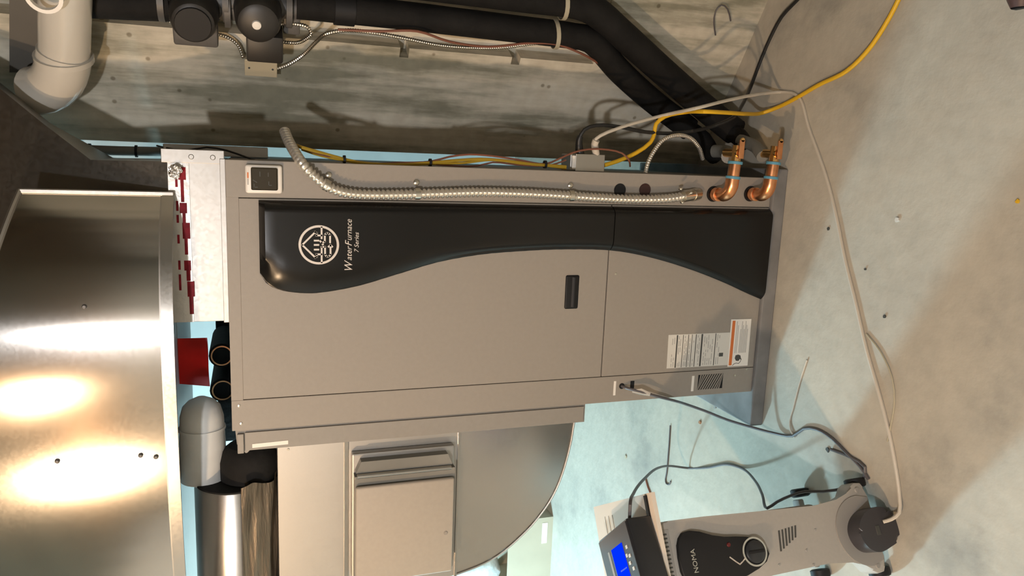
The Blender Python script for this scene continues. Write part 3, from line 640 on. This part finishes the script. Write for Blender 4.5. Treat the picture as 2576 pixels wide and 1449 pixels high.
# ================================================================== SUPPLY PLENUM AND THE LARGE DUCT
pl = thing('supply_plenum', 'galvanized plenum box above the cabinet with red printed foil tape', 'duct', (.455, .3, TOPZ))
part('plenum_box', box(.268, .640, .020, .62, TOPZ, 1.650, .001), 'galv_dull', pl, smooth=False)
rz = lambda z: .030 + max(0, z - 1.655) * .42
ro = [(.30, 1.650), (.636, 1.650), (.632, 1.80), (.632, 1.815), (.71, 1.915), (.83, 2.06), (.83, 2.20), (.30, 2.20)]
bm = new(); fa = [bm.verts.new((x, rz(z), z)) for x, z in ro]; ba = [bm.verts.new((x, rz(z) + (.08 if x > .64 else min(.3, .58 - rz(z))), z)) for x, z in ro]
bm.faces.new(fa); bm.faces.new(ba[::-1])
for k in range(8): bm.faces.new((fa[k], fa[(k + 1) % 8], ba[(k + 1) % 8], ba[k]))
part('plenum_riser', bm, 'galv_side', pl, smooth=False, label='dark reflecting flared transition')
part('corner_flange', box(.634, .664, .012, .018, TOPZ + .002, 1.662, .001), 'galv_dull', pl, smooth=False)
part('bottom_flange', box(.266, .646, .010, .022, TOPZ, TOPZ + .012, .001), 'galv_dull', pl, smooth=False)
for z in (1.60, 1.555): part('rivet', lathe(new(), [(0, .006), (.002, .0045)], (.648, .012, z), (0, -1, 0), 12), 'galv_dull', pl)
tp = part('foil_tape', box(.268, .6395, .0180, .0200, 1.606, 1.650), 'foil', pl, smooth=False, label='silver foil tape')
random.seed(9)
zt = lambda px: ony(px, 600, .018)[2]
for (a, b, p0, p1) in ((420, 452, 454, 473), (452, 508, 459, 467), (510, 536, 455, 473), (536, 560, 461, 469), (560, 600, 460, 479), (600, 640, 464, 472), (655, 680, 461, 478), (680, 706, 466, 476), (708, 746, 467, 485), (746, 790, 471, 481)):
    x0, x1 = ony(465, b, .018)[0], ony(465, a, .018)[0]
    part('red_print', box(x0, x1, .0170, .0180, zt(p1), zt(p0)), 'red_ink', tp, smooth=False)
for (a, b) in ((430, 470), (505, 530), (540, 560), (590, 612), (655, 678), (690, 730)):
    x0, x1 = ony(447, b, .018)[0], ony(447, a, .018)[0]
    part('faint_print', box(x0, x1, .0172, .0180, zt(452), zt(446)), 'red_ink', tp, smooth=False)
bm = new(); bmesh.ops.create_icosphere(bm, subdivisions=3, radius=1.0)
random.seed(2)
pc = ony(440, 432, .005)
for v in bm.verts:
    k = 1 + random.uniform(-.28, .28); v.co = Vector((pc[0] + v.co.x * .014 * k, pc[1] + v.co.y * .010 * k, pc[2] + v.co.z * .013 * k))
part('crumpled_foil', bm, 'crumple', pl, smooth=False)

ld = thing('large_duct', 'big shiny galvanized duct with bulging face hanging near the ceiling', 'duct', (0, .1, 1.64))
FX = [.566, .50, .43, .36, .30, .22, .10, -.03, -.18, -.32, -.6, -.9, -1.25]
FY = [.012, -.045, -.082, -.102, -.1115, -.114, -.1105, -.1025, -.085, -.058, .015, .13, .30]
fp = smooth_path([(x, y, 0) for x, y in zip(FX, FY)], .02)
DZ0, DZ1 = 1.660, 1.930
def dtop(x): return float(np.interp(-x, [-.566, -.5, -.455, -.3, 0, .3, 1.3], [1.936, 1.951, 1.962, 2.005, 2.06, 2.09, 2.12]))
bm = new(); n_ = len(fp)
front = [(p[0], p[1]) for p in fp]
lo = [bm.verts.new((x, y, DZ0)) for x, y in front]; hi = [bm.verts.new((x, y, dtop(x))) for x, y in front]
for i in range(n_ - 1): bm.faces.new((lo[i], lo[i + 1], hi[i + 1], hi[i]))
part('duct_face', bm, 'galv', ld, label='curved shiny front sheet')
bm = prism(new(), front[::4] + [front[-1], (-1.25, .62), (.255, .62), (.255, .018), (.566, .018)], lambda u, v, w_: (u, v + .0015, w_), DZ0 - .001, DZ1 + .001)
part('duct_body', bm, 'galv_dull', ld, smooth=False)
# standing seam strips along the lower and upper edge, right end cap edge
def strip(z0_, z1_, off, th):
    b_ = new(); outer = [(x, y - off) for x, y in front]; inner = [(x, y - off + th) for x, y in front]
    A_ = [[b_.verts.new((x, y, z)) for x, y in ring] for ring, z in ((outer, z0_), (outer, z1_), (inner, z1_), (inner, z0_))]
    for k in range(4):
        a, c_ = A_[k], A_[(k + 1) % 4]
        for i in range(n_ - 1): b_.faces.new((a[i], a[i + 1], c_[i + 1], c_[i]))
    for e in (0, n_ - 1): b_.faces.new([A_[k][e] for k in range(4)])
    return b_
part('lower_seam', strip(DZ0 - .022, DZ0 + .002, .004, .010), 'galv_side', ld)
part('seam_line', strip(DZ0 + .002, DZ0 + .005, .0015, .006), 'galv_dull', ld)
part('upper_seam', tube(new(), [(x, y - .001, dtop(x)) for x, y in front[::3]], .006, 8), 'galv_dull', ld)
part('end_edge', box(.560, .570, .004, .017, DZ0 - .022, DZ1 + .006, .002), 'galv_dull', ld, smooth=False)
for q in ((150, 1150), (357, 1136), (395, 1140), (213, 770)):
    y = -.085 if q[1] > 1000 else -.104
    p = ony(q[0], q[1], y); part('screw', lathe(new(), [(-.01, .005), (.003, .005), (.006, .003)], (p[0], float(np.interp(-p[0], [-x for x in FX], FY)), p[2]), (0, -1, 0), 12), 'pump', ld)

# things seen in the gap between cabinet and large duct
rc = new(); q = [ony(446, 852, .2), ony(446, 966, .2), ony(528, 975, .2), ony(521, 850, .2)]
def rcf(u, v):
    a = q[0] + (q[1] - q[0]) * u; b = q[3] + (q[2] - q[3]) * u; p = a + (b - a) * v
    return (p[0], p[1] + .012 * math.sin(u * 7) * v + .004, p[2])
grid(rc, rcf, 14, 10); bmesh.ops.solidify(rc, geom=rc.faces[:], thickness=.003)
single('red_cloth', rc, 'red', 'red cloth hanging below the large duct', 'cloth')
gb = thing('wrapped_duct', 'pale grey vinyl wrapped duct between cabinet top and large duct', 'duct', (-.08, .12, 1.55))
prof = [(0, .012), (.010, .032), (.024, .045), (.05, .052), (.12, .055), (.19, .055), (.215, .056)]
part('wrap', lathe(new(), prof, (.052, .12, 1.603), (-1, 0, 0), 28), 'grey_wrap', gb)
part('wrap_seam', ringlathe(new(), [(0, .0560), (.006, .0565), (.006, .050), (0, .050)], (-.025, .12, 1.603), (-1, 0, .0), 28), 'grey_wrap', gb)
single('rubber_boot', lathe(new(), [(0, .050), (.012, .064), (.04, .072), (.084, .072)], (-.074, .10, 1.492), (-1, 0, 0), 28), 'black_rubber', 'black rubber boot joining the end of the round duct, enlarged to darken the gap', 'boot')  # boot made larger so its black darkens the bright gap around it
# two insulated pipe stubs lying on the cabinet top
for (px, lab) in ((893, 'black insulated copper pipe stub on the cabinet top, nearer the plenum'), (980, 'black insulated copper pipe stub on the cabinet top, farther from plenum')):
    p = ony(572, px, .46); t = thing('pipe_stub', lab, 'pipe', (p[0], .55, TOPZ), group='pipe stubs on the cabinet top'); zc = TOPZ + .036
    part('insulation', cyl(new(), (p[0], .46, zc), (p[0], .70, zc), .036, 20), 'black_rubber', t)
    part('copper_rim', ringlathe(new(), [(0, .030), (.006, .030), (.006, .0262), (0, .0262)], (p[0], .456, zc), (0, 1, 0), 28), 'copper', t)
single('foam_block', box(ony(560, 1105, .74)[0], ony(560, 800, .74)[0], .715, .77, TOPZ, TOPZ + .062, .006), 'black_rubber', 'long black foam block behind the pipe stubs, extended to darken the gap', 'block')  # foam stretched left and raised, its black standing for shaded wall beyond

# ================================================================== FILTER RACK AND RETURN DUCT ON THE LEFT
fr = thing('filter_rack', 'tall narrow grey filter rack on the left side of the cabinet', 'filter rack', (-.03, .3, .593))
part('rack_frame', prism(new(), [(-.003, .594), (-.056, .594), (-.056, 1.490), (-.062, 1.496), (-.062, 1.500), (-.038, 1.519), (-.003, 1.522)], XZ, .0105, .74), 'paint2', fr, smooth=False)
part('rack_door', box(-.054, -.008, .0045, .0108, .600, 1.500, .001), 'paint2', fr, smooth=False)
part('rack_label', prism(new(), [(-.046, 1.400), (-.036, 1.400), (-.038, 1.484), (-.048, 1.484)], XZ, .0036, .0046), 'paper_w', fr, smooth=False)
part('rack_top_clip', box(-.060, -.010, .002, .0105, 1.503, 1.518, .002), 'paint2', fr, smooth=False)
RY = .030
rd = thing('return_duct', 'return air duct curving down into the filter rack', 'duct', (-.28, .3, .62))
out = [(-.056, .618), (-.07, .620), (-.115, .625), (-.167, .635), (-.213, .647), (-.255, .662), (-.295, .683), (-.329, .707), (-.362, .735), (-.389, .764), (-.417, .798), (-.441, .834), (-.459, .874), (-.471, .916), (-.480, .955)]
part('elbow', prism(new(), out + [(-.056, .955)], XZ, RY, .68), 'galv_return', rd, smooth=False)
part('elbow_edge', tube(new(), [(x - .002, RY - .001, z - .002) for x, z in out], .0035, 8), 'galv_side', rd)
part('duct_section', box(-.484, -.056, RY - .002, .68, .958, 1.256, .001), 'galv_dull', rd, smooth=False)
part('drop', box(-.484, -.056, RY - .001, .68, 1.259, 1.425, .001), 'galv_dull', rd, smooth=False)
part('cleat', box(-.486, -.058, RY - .006, RY - .0012, 1.250, 1.262, .001), 'galv_side', rd, smooth=False)
part('cleat', box(-.486, -.058, RY - .006, RY, .952, .960, .001), 'galv_side', rd, smooth=False)
part('screw', lathe(new(), [(-.002, .004), (.003, .003)], ony(725, 1130, RY), (0, -1, 0), 12), 'steel', rd)
ab = thing('access_box', 'square tan metal access box mounted on the return duct', 'box', (-.29, .02, .975))
part('frame', box(-.432, -.088, .004, RY - .002, .974, 1.244, .004), 'galv_dull', ab, smooth=False)
part('side_channel', prism(new(), [(-.100, 1.224), (-.100, .998), (-.130, .985), (-.130, 1.237)], XZ, -.022, .004), 'grey_pvc', ab, smooth=False)
part('hinge_bar', tube(new(), [(-.136, -.026, 1.235), (-.136, -.026, .990)], .0062, 10), 'galv_side', ab)
part('liner', box(-.424, -.139, -.022, .004, .978, 1.240), 'grey_pvc', ab, smooth=False)
dr = part('door', box(-.430, -.162, -.038, -.024, .982, 1.240, .006, 3), 'door', ab, label='tan square door')
part('catch', lathe(new(), [(0, .006), (.002, .004)], (-.315, -.038, 1.003), (0, -1, 0), 14), 'paint', dr)
# round duct
rn = thing('round_duct', 'horizontal round galvanized duct with wrinkled wrap on the left', 'duct', (-.5, .08, 1.42))
RC = (.10, 1.527); rr_ = .098
part('pipe', lathe(new(), [(0, rr_ * .985), (.002, rr_), (1.0, rr_)], (-.163, RC[0] + .0, RC[1]), (-1, 0, 0), 48), 'galv_round', rn)
part('end_cap', lathe(new(), [(0, rr_ * .97), (.004, rr_ * .97)], (-.1605, RC[0], RC[1]), (-1, 0, 0), 48), 'black_rubber', rn, smooth=False)
def wrap(u, v):
    a = math.radians(-175 + 150 * v); x = -.150 - .80 * u + .012 * math.sin(v * 9)
    r = rr_ + .003 + .004 * math.sin(17 * v + 3 * math.sin(6 * u)) + .003 * math.sin(31 * v + 11 * u)
    return (x, RC[0] - r * math.cos(a + PI / 2 + .55), RC[1] - r * math.sin(a + PI / 2 + .55) * 1.0)
bm = new()
def wrap2(u, v):
    # from slightly below the front centre line, round under the pipe to the return drop
    a = math.radians(8 + 95 * v); x = -.146 - .80 * u + .008 * math.sin(v * 11)
    r = rr_ + .008 + .004 * math.sin(15 * v + 2.5 * math.sin(7 * u)) + .0025 * math.sin(29 * v + 9 * u)
    return (x, RC[0] - r * math.cos(a), RC[1] - r * math.sin(a))
grid(bm, wrap2, 40, 30); bmesh.ops.solidify(bm, geom=bm.faces[:], thickness=.002)
part('wrap', bm, 'tape_wrap', rn, label='wrinkled tan wrap')

# ================================================================== SPACE HEATER (oil filled radiator), built in its own frame
HA = math.radians(30.9)
ht = thing('space_heater', 'grey oil filled radiator heater on wheels with black control panel', 'heater', (-.19, -.50, 0), HA)
def hpart(name, bm, m, parent=None, smooth=True, label=None): return part(name, bm, m, parent or ht, smooth, label, local=True)
def arcp(cx, cz, r, a0, a1, n): return [(cx + r * math.cos(math.radians(a)), cz + r * math.sin(math.radians(a))) for a in np.linspace(a0, a1, n)]
half = [(.078, .595), (.077, .5), (.071, .33), (.067, .19), (.069, .12), (.080, .085), (.100, .070), (.108, .055), (.106, .035), (.095, .028), (.070, .030), (.055, .022)]
outl = arcp(.050, .597, .028, 90, 10, 7) + half + [(-x, z) for x, z in half[::-1]] + arcp(-.050, .597, .028, 170, 90, 7)
bm = prism(new(), outl, XZ, 0.0, .045)
bmesh.ops.bevel(bm, geom=[e for e in bm.edges if all(abs(v.co.y) < 1e-6 for v in e.verts)], offset=.005, segments=2, profile=.5, affect='EDGES')
hpart('end_panel', bm, 'heater')
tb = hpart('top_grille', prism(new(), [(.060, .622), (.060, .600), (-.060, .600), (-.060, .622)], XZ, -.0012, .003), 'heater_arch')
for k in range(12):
    x = .050 - k * .0088; hpart('slot', box(x - .0018, x + .0018, -.0018, -.001, .606, .618), 'ink', tb, smooth=False)  # flat dark inserts, the shade of open slots put into their colour
ctl = [(.040, .580), (.050, .570), (.053, .550), (.048, .525), (.036, .495), (.029, .465), (.026, .435), (.022, .405), (.012, .378), (-.004, .360), (-.022, .354), (-.038, .366), (-.050, .390), (-.060, .425), (-.066, .47), (-.068, .52), (-.066, .560), (-.056, .582), (-.03, .590), (.0, .590), (.025, .587)]
bm = prism(new(), [(x * 1.0 - .002, z) for x, z in ctl], XZ, -.010, .002)
bmesh.ops.bevel(bm, geom=[e for e in bm.edges if all(abs(v.co.y + .010) < 1e-6 for v in e.verts)], offset=.003, segments=2, profile=.5, affect='EDGES')
cpn = hpart('control_panel', bm, 'black', label='black teardrop control panel')
hpart('knob_ring', ringlathe(new(), [(0, .0325), (-.0015, .0325), (-.0015, .0285), (0, .0285)], (-.0145, -.0102, .394), (0, 1, 0), 40), 'chrome', cpn)
hpart('knob', lathe(new(), [(0, .026), (.005, .025), (.007, .022), (.0075, 0)], (-.0145, -.010, .394), (0, -1, 0), 32), 'gadget', cpn)
hpart('knob_grip', box(-.018, -.011, -.021, -.017, .374, .414, .0015), 'black', cpn)
hpart('indicator', lathe(new(), [(0, .0052), (.002, .004)], (.009, -.010, .458), (0, -1, 0), 16), 'lens_red', cpn, label='dark red indicator light')
bm = stroke(new(), [(-.018, .462), (-.030, .448), (-.036, .440), (-.031, .431), (-.026, .424)], .0028, XZ, -.0108, -.0100)
hpart('dial_mark', bm, 'silver', cpn, smooth=False)
b_ = text_mesh('NOMA', .016); xs = [v.co.x for v in b_.verts]; k_ = .050 / (max(xs) - min(xs))
for v in b_.verts: v.co.x *= k_
bmesh.ops.transform(b_, matrix=Matrix.Translation((-.014, -.0105, .549)) @ RX, verts=b_.verts[:])
hpart('lettering', b_, 'chrome', cpn, smooth=False, label='silver lettering')
for k in range(7):
    x = .022 - k * .0 ; 
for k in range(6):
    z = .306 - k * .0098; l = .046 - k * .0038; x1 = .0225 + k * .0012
    hpart('vent_slot', prism(new(), [(x1, z), (x1, z + .0045), (x1 - l, z + .012 - .000), (x1 - l, z + .0075)], XZ, -.0008, .0005), 'ink', smooth=False)  # not cut through: dark insert painted as the shade inside a vent
arch = arcp(-.006, .062, .083, 0, 180, 22); arch = [(x, .062 + (z - .062) * 1.02) for x, z in arch] + [(-.078, .03), (.070, .03)]
bm = prism(new(), arch, XZ, -.003, .001)
hpart('arch_plate', bm, 'heater_arch')
cw = arcp(-.010, .062, .054, -60, 240, 24); cw = [(x * 1.0, .030 + max(-.034, (z - .030))) for x, z in cw]
cwo = [(.018, .001), (.036, .018), (.044, .045), (.038, .078), (.020, .104), (-.004, .116), (-.030, .112), (-.050, .096), (-.058, .072), (-.050, .036), (-.038, .008), (-.02, .001)]
cws = [(p[0], p[2]) for p in smooth_path([(x, 0, z) for x, z in cwo + cwo[:1]], .006)[:-1]]
bm = prism(new(), cws, XZ, -.045, -.002)
bmesh.ops.bevel(bm, geom=[e for e in bm.edges if all(abs(v.co.y + .045) < 1e-6 for v in e.verts)], offset=.010, segments=3, profile=.5, affect='EDGES')
cwp = hpart('cord_wrap', bm, 'grey_cap' if 'grey_cap' in M else 'gadget_face', label='dark grey cord holder')
hpart('cord_hole', box(-.020, .002, -.0462, -.044, .056, .068, .001), 'ink', cwp, smooth=False)  # flat piece, the hole's shade is its colour
for (x, z) in ((.012, .205), (-.030, .245), (-.052, .33), (-.064, .235)):
    hpart('screw', lathe(new(), [(0, .0032), (.0015, .0025)], (x, 0, z), (0, -1, 0), 10), 'ink_grey')
fo = []
for s_ in (-1, 1): fo += [(s_ * .066, .600)]
fin_out = arcp(.048, .585, .024, 90, 0, 5) + [(.072, .16)] + arcp(.048, .15, .024, 0, -90, 5) + arcp(-.048, .15, .024, -90, -180, 5) + [(-.072, .585)] + arcp(-.048, .585, .024, 180, 90, 5)
for k in range(5):
    y = .070 + k * .045; bm = prism(new(), fin_out, XZ, y, y + .012); hpart('fin', bm, 'heater')
hpart('rear_panel', prism(new(), fin_out, XZ, .30, .318), 'heater')
hpart('axle_bracket', bx(box(-.090, .090, .015, .045, .030, .048, .004), -.090, .090, .235, .265, .030, .048, .004), 'heater_arch')
for (x, y) in ((.100, .03), (-.100, .03), (.100, .25), (-.100, .25)):
    s_ = 1 if x > 0 else -1
    hpart('wheel', lathe(new(), [(0, .020), (.003, .0255), (.020, .0255), (.023, .020)], (x - s_ * .004, y, .0255), (s_, 0, 0), 24), 'black')
for s_ in (-1, 1): hpart('foot_bolt', lathe(new(), [(0, .0075), (.003, .006)], (s_ * .090, 0, .052), (0, -1, 0), 14), 'heater_arch')

# manual and gadget on top of the heater
HZ = .625
e0 = onz(1493, 1275, .636); e1_ = onz(1637, 1238, .636); dv = (e1_ - e0); Lp = np.linalg.norm(dv); dv /= Lp; pv_ = np.array([dv[1], -dv[0], 0])
if pv_[0] > 0: pv_ = -pv_
mn = thing('instruction_manual', 'white instruction manual lying on the heater under black monitor', 'manual', (*(e0 + dv * Lp / 2)[:2], HZ))
def quad(o, a, b, la, lb, z0_, z1_, bev=0.0):
    b__ = new(); P = [o, o + a * la, o + a * la + b * lb, o + b * lb]
    lo_ = [b__.verts.new((p[0], p[1], z0_)) for p in P]; hi_ = [b__.verts.new((p[0], p[1], z1_)) for p in P]
    b__.faces.new(lo_); b__.faces.new(hi_)
    for i in range(4): b__.faces.new((lo_[i], lo_[(i + 1) % 4], hi_[(i + 1) % 4], hi_[i]))
    bmesh.ops.recalc_face_normals(b__, faces=b__.faces[:])
    if bev: bmesh.ops.bevel(b__, geom=b__.edges[:], offset=bev, segments=3, profile=.5, affect='EDGES')
    return b__
part('booklet', quad(e0, dv, pv_, Lp, .23, HZ + .001, .636), 'manual', mn, smooth=False)
bm = new()
for k in range(3):
    o = e0 + dv * (.06 + .022 * k) + pv_ * .03; l_ = (.14, .09, .05)[k]
    q_ = quad(o, pv_, dv, l_ * .8, .0022, .6361, .6366); me_ = bpy.data.meshes.new('tmp'); q_.to_mesh(me_); bm.from_mesh(me_); bpy.data.meshes.remove(me_); q_.free()
part('printed_lines', bm, 'ink_grey', mn, smooth=False)
part('binding_clip', quad(e1_ - dv * .03 + pv_ * .004, pv_, dv, .09, .010, .6361, .641), 'black', mn, smooth=False)
ga = np.array([-.105, -.4535, 0]); gu = np.array([-.698, .716, 0]); gu /= np.linalg.norm(gu); gv = np.array([-gu[1], gu[0], 0]) 
if gv[1] > 0: gv = -gv
gd = thing('wall_monitor', 'black electronic monitor with glowing blue screen lying on the manual', 'monitor', (*(ga + gu * .088 + gv * .06)[:2], .6368))
GL, GW, GZ = .178, .150, .700
part('body', quad(ga, gu, gv, GL, GW, .6368, GZ, .006), 'gadget', gd)
fcp = part('face_plate', quad(ga + gu * .006 + gv * .006, gu, gv, GL - .012, GW - .012, GZ - .001, GZ + .002), 'gadget_face', gd, smooth=False)
def scr(px, py): 
    p = onz(px, py, GZ + .002) - ga; return p @ gu, p @ gv
u0, v0 = scr(1556, 1367); u1, v1 = scr(1550, 1455)
ulo, uhi = .050, .112; vlo = scr(1556, 1367)[1]
sp = part('screen', quad(ga + gu * ulo + gv * .040, gu, gv, uhi - ulo, .080, GZ + .002, GZ + .003), 'screen_blue', fcp, smooth=False, label='glowing blue screen')
part('screen_mark', quad(ga + gu * (ulo + .004) + gv * .092, gu, gv, .036, .003, GZ + .003, GZ + .0034), 'screen_line', sp, smooth=False)
for (a, b) in ((.026, .052), (.036, .068), (.022, .072), (.030, .086), (.020, .100)):
    part('button', quad(ga + gu * a + gv * b, gu, gv, .009, .007, GZ + .002, GZ + .0032), 'paper', fcp, smooth=False)
part('label_strip', quad(ga + gu * .125 + gv * .04, gu, gv, .010, .055, GZ + .002, GZ + .0026), 'ink_grey', fcp, smooth=False)

# ================================================================== CABLES ON THE FLOOR
cg = thing('monitor_cable', 'grey cable looping over the floor from black monitor behind the heater', 'cable', (-.35, .0, 0))
part('cable', tube(new(), [ga + gu * .03 + gv * .006 + np.array([0, 0, .68]), onz(1585, 1270, .68), onz(1594, 1240, .60), onz(1620, 1205, .42), onz(1655, 1177, .22), onz(1690, 1172, .08), onz(1730, 1177, .006), onz(1780, 1176, .005), onz(1830, 1168, .005), onz(1870, 1180, .006), onz(1900, 1210, .05), onz(1918, 1245, .12), onz(1930, 1278, .16), onz(1955, 1262, .14), onz(1990, 1246, .12), onz(2025, 1236, .10), onz(2070, 1236, .07), onz(2130, 1226, .03), onz(2170, 1205, .006), onz(2176, 1175, .005), onz(2140, 1150, .005), onz(2090, 1130, .005)], .0040, 8), 'cord_grey', cg)
ca = thing('control_cable', 'grey control cable with white tag from the cabinet port to the floor', 'cable', (0, -.05, .3))
part('cable', tube(new(), [(.046, .002, .488), ony(1580, 977, -.02), ony(1610, 984, -.03), ony(1650, 996, -.03), ony(1690, 1006, -.02), onz(1730, 1018, .22), onz(1775, 1034, .16), onz(1830, 1056, .10), onz(1890, 1074, .05), onz(1950, 1090, .012), onz(1995, 1096, .005), onz(2022, 1078, .005), onz(2055, 1080, .005), onz(2095, 1104, .005), onz(2130, 1140, .005), onz(2165, 1175, .005), onz(2185, 1205, .005)], .0042, 8), 'cord_grey', ca)
bm = new(); tg = [ony(1592, 980, -.027), ony(1614, 977, -.034), ony(1637, 988, -.036), ony(1634, 996, -.036), ony(1608, 992, -.034), ony(1590, 987, -.027)]
vs = [bm.verts.new(p) for p in tg]; bm.faces.new(vs); bmesh.ops.solidify(bm, geom=bm.faces[:], thickness=.001)
part('tag', bm, 'paper_w', ca, smooth=False, label='white tape tag')
cord('floor_cable', [onz(2030, 905, .003), onz(2012, 960, .003), onz(1994, 1030, .003), onz(1986, 1060, .003), onz(1990, 1084, .004), onz(2000, 1100, .004)], .0026, 'cord_white', 'thin pale cable lying on floor beside the pad', 'cable')
cord('floor_cable', [onz(2180, 840, .003), onz(2215, 885, .003), onz(2244, 950, .003), onz(2250, 1010, .003), onz(2240, 1075, .003), onz(2232, 1110, .003)], .0024, 'strap', 'thin tan cable bowed beside the long white cord', 'cable')

# debris on the floor
wsc = [onz(1686, 1070, .003), onz(1684, 1105, .003), onz(1681, 1145, .003), onz(1677, 1190, .003), onz(1674, 1205, .003), onz(1676, 1216, .003), onz(1684, 1218, .003), onz(1687, 1210, .003)]
single('wire_scrap', tube(new(), wsc, .0028, 7), 'cord_grey', 'straight dark wire scrap with a hooked end on floor', 'wire')
single('wire_scrap', tube(new(), [onz(1624, 1203, .003), onz(1630, 1225, .003), onz(1643, 1256, .003)], .0034, 7), 'wire_brown', 'short curved brown wire scrap on floor near the manual', 'wire')
single('wire_scrap', tube(new(), [onw(1800, 88, .01), onw(1796, 60, .012), onw(1800, 28, .012), onw(1815, 12, .012), onw(1830, 22, .012), onw(1838, 52, .01)], .0022, 7), 'cord_grey', 'bent thin wire hooked against the low concrete wall', 'wire')
def chip(px, py, a, m, lab, sd, thick=.004):
    random.seed(sd); c = onz(px, py, 0); n = 7
    pts = [(c[0] + a * random.uniform(.6, 1.1) * math.cos(2 * PI * k / n), c[1] + a * random.uniform(.6, 1.1) * math.sin(2 * PI * k / n)) for k in range(n)]
    single('floor_debris', prism(new(), pts, lambda u, v, w_: (u, v, w_), 0.0002, thick), m, lab, 'debris', smooth=False)
chip(2259, 552, .008, 'paper', 'small pale paint chip on the open floor', 1)
chip(2562, 506, .005, 'yellow', 'tiny yellow scrap on the open floor', 2)
chip(2178, 677, .0035, 'ink', 'tiny black crumb on floor by the long white cord', 3)
chip(2227, 795, .005, 'ink', 'small black crumb on the open floor', 4)
chip(2084, 1131, .007, 'ink', 'black crumb on floor between heater and pad', 5)
chip(1800, 1024, .006, 'ink_grey', 'grey crumb on floor beside the pad', 6)
chip(1762, 1062, .009, 'card_in', 'brown crumb of dirt on floor near the grey cable', 7)
chip(1575, 1148, .010, 'card', 'tan dirt flake on bright floor under the return duct', 8)
chip(2085, 575, .005, 'ink', 'dark splinter on floor beside the long white cord', 9, .003)

# ================================================================== CARDBOARD BOXES BEHIND
b1 = thing('cardboard_box', 'open tan cardboard box with white label and brown flap', 'box', (-1.36, 1.70, 0))
x0, x1 = -1.60, -1.185; y0_ = 1.56
part('side', box(x0, x1, y0_, y0_ + .005, 0, .245), 'card', b1, smooth=False)
part('side', box(x0, x1, y0_ + .295, y0_ + .30, 0, .245), 'card', b1, smooth=False)
part('side', box(x0, x0 + .005, y0_ + .005, y0_ + .295, 0, .245), 'card', b1, smooth=False)
part('side', box(x1 - .005, x1, y0_ + .005, y0_ + .295, 0, .245), 'card', b1, smooth=False)
part('bottom', box(x0 + .005, x1 - .005, y0_ + .005, y0_ + .295, 0.001, .006), 'card_in', b1, smooth=False)
part('flap', prism(new(), [(x1, 0.245), (x1 + .11, .12), (x1 + .113, .123), (x1 + .002, .250)], lambda u, v, w_: (u, w_, v), y0_, y0_ + .30), 'card_in', b1, smooth=False)
part('white_label', box(-1.33, -1.215, y0_ - .0012, y0_, .03, .060), 'white', b1, smooth=False)
b2 = thing('cardboard_box', 'closed tan cardboard box stacked behind the open box', 'box', (-1.62, 2.05, 0))
part('carton', box(-1.85, -1.40, 1.92, 2.26, 0, .46, .004), 'card', b2, smooth=False)
part('tape', box(-1.65, -1.60, 1.9185, 2.26, .10, .4605), 'ink', b2, smooth=False)
random.seed(5); bm = new(); bmesh.ops.create_icosphere(bm, subdivisions=3, radius=1.0)
for v in bm.verts:
    k = 1 + .10 * math.sin(5 * v.co.x + 3 * v.co.z) + .08 * math.sin(9 * v.co.z + 4 * v.co.y)
    v.co = Vector((-1.50 + v.co.x * .10 * k, 1.70 + v.co.y * .09 * k, .36 + max(-.11, v.co.z * .13 * k)))
single('plastic_bag', bm, 'bag', 'crumpled clear plastic bag resting on the open cardboard box', 'bag')
tp_ = thing('tape_roll', 'brown shoe toe', 'shoe') if False else None

# brown shoe at the picture's edge
sh = thing('shoe', 'dark brown leather shoe standing on the open floor', 'shoe', (1.07, -.66, 0))
def shoe_pt(u, v):
    # u along length, v round the section
    L_ = .28; x = 1.010 + u * L_; wdt = .048 * math.sin(PI * min(1, max(.0, (u * .92 + .04)))) ** .45; hgt = .045 + .045 * min(1, max(0, (u - .25) / .5))
    a = PI * v
    return (x, -.672 + wdt * math.cos(a) * 1.0, .012 + (hgt * math.sin(a)) * (1 - max(0, .18 - u) * 3.2))
bm = new(); grid(bm, shoe_pt, 22, 14)
part('upper', bm, 'leather', sh)
bm = prism(new(), [(1.010 + .28 * u, -.672 + .052 * math.sin(PI * min(1, u * .92 + .04)) ** .45) for u in np.linspace(0, 1, 20)] + [(1.010 + .28 * u, -.672 - .052 * math.sin(PI * min(1, u * .92 + .04)) ** .45) for u in np.linspace(1, 0, 20)], lambda u, v, w_: (u, v, w_), 0.0, .014)
part('sole', bm, 'black', sh, smooth=False)
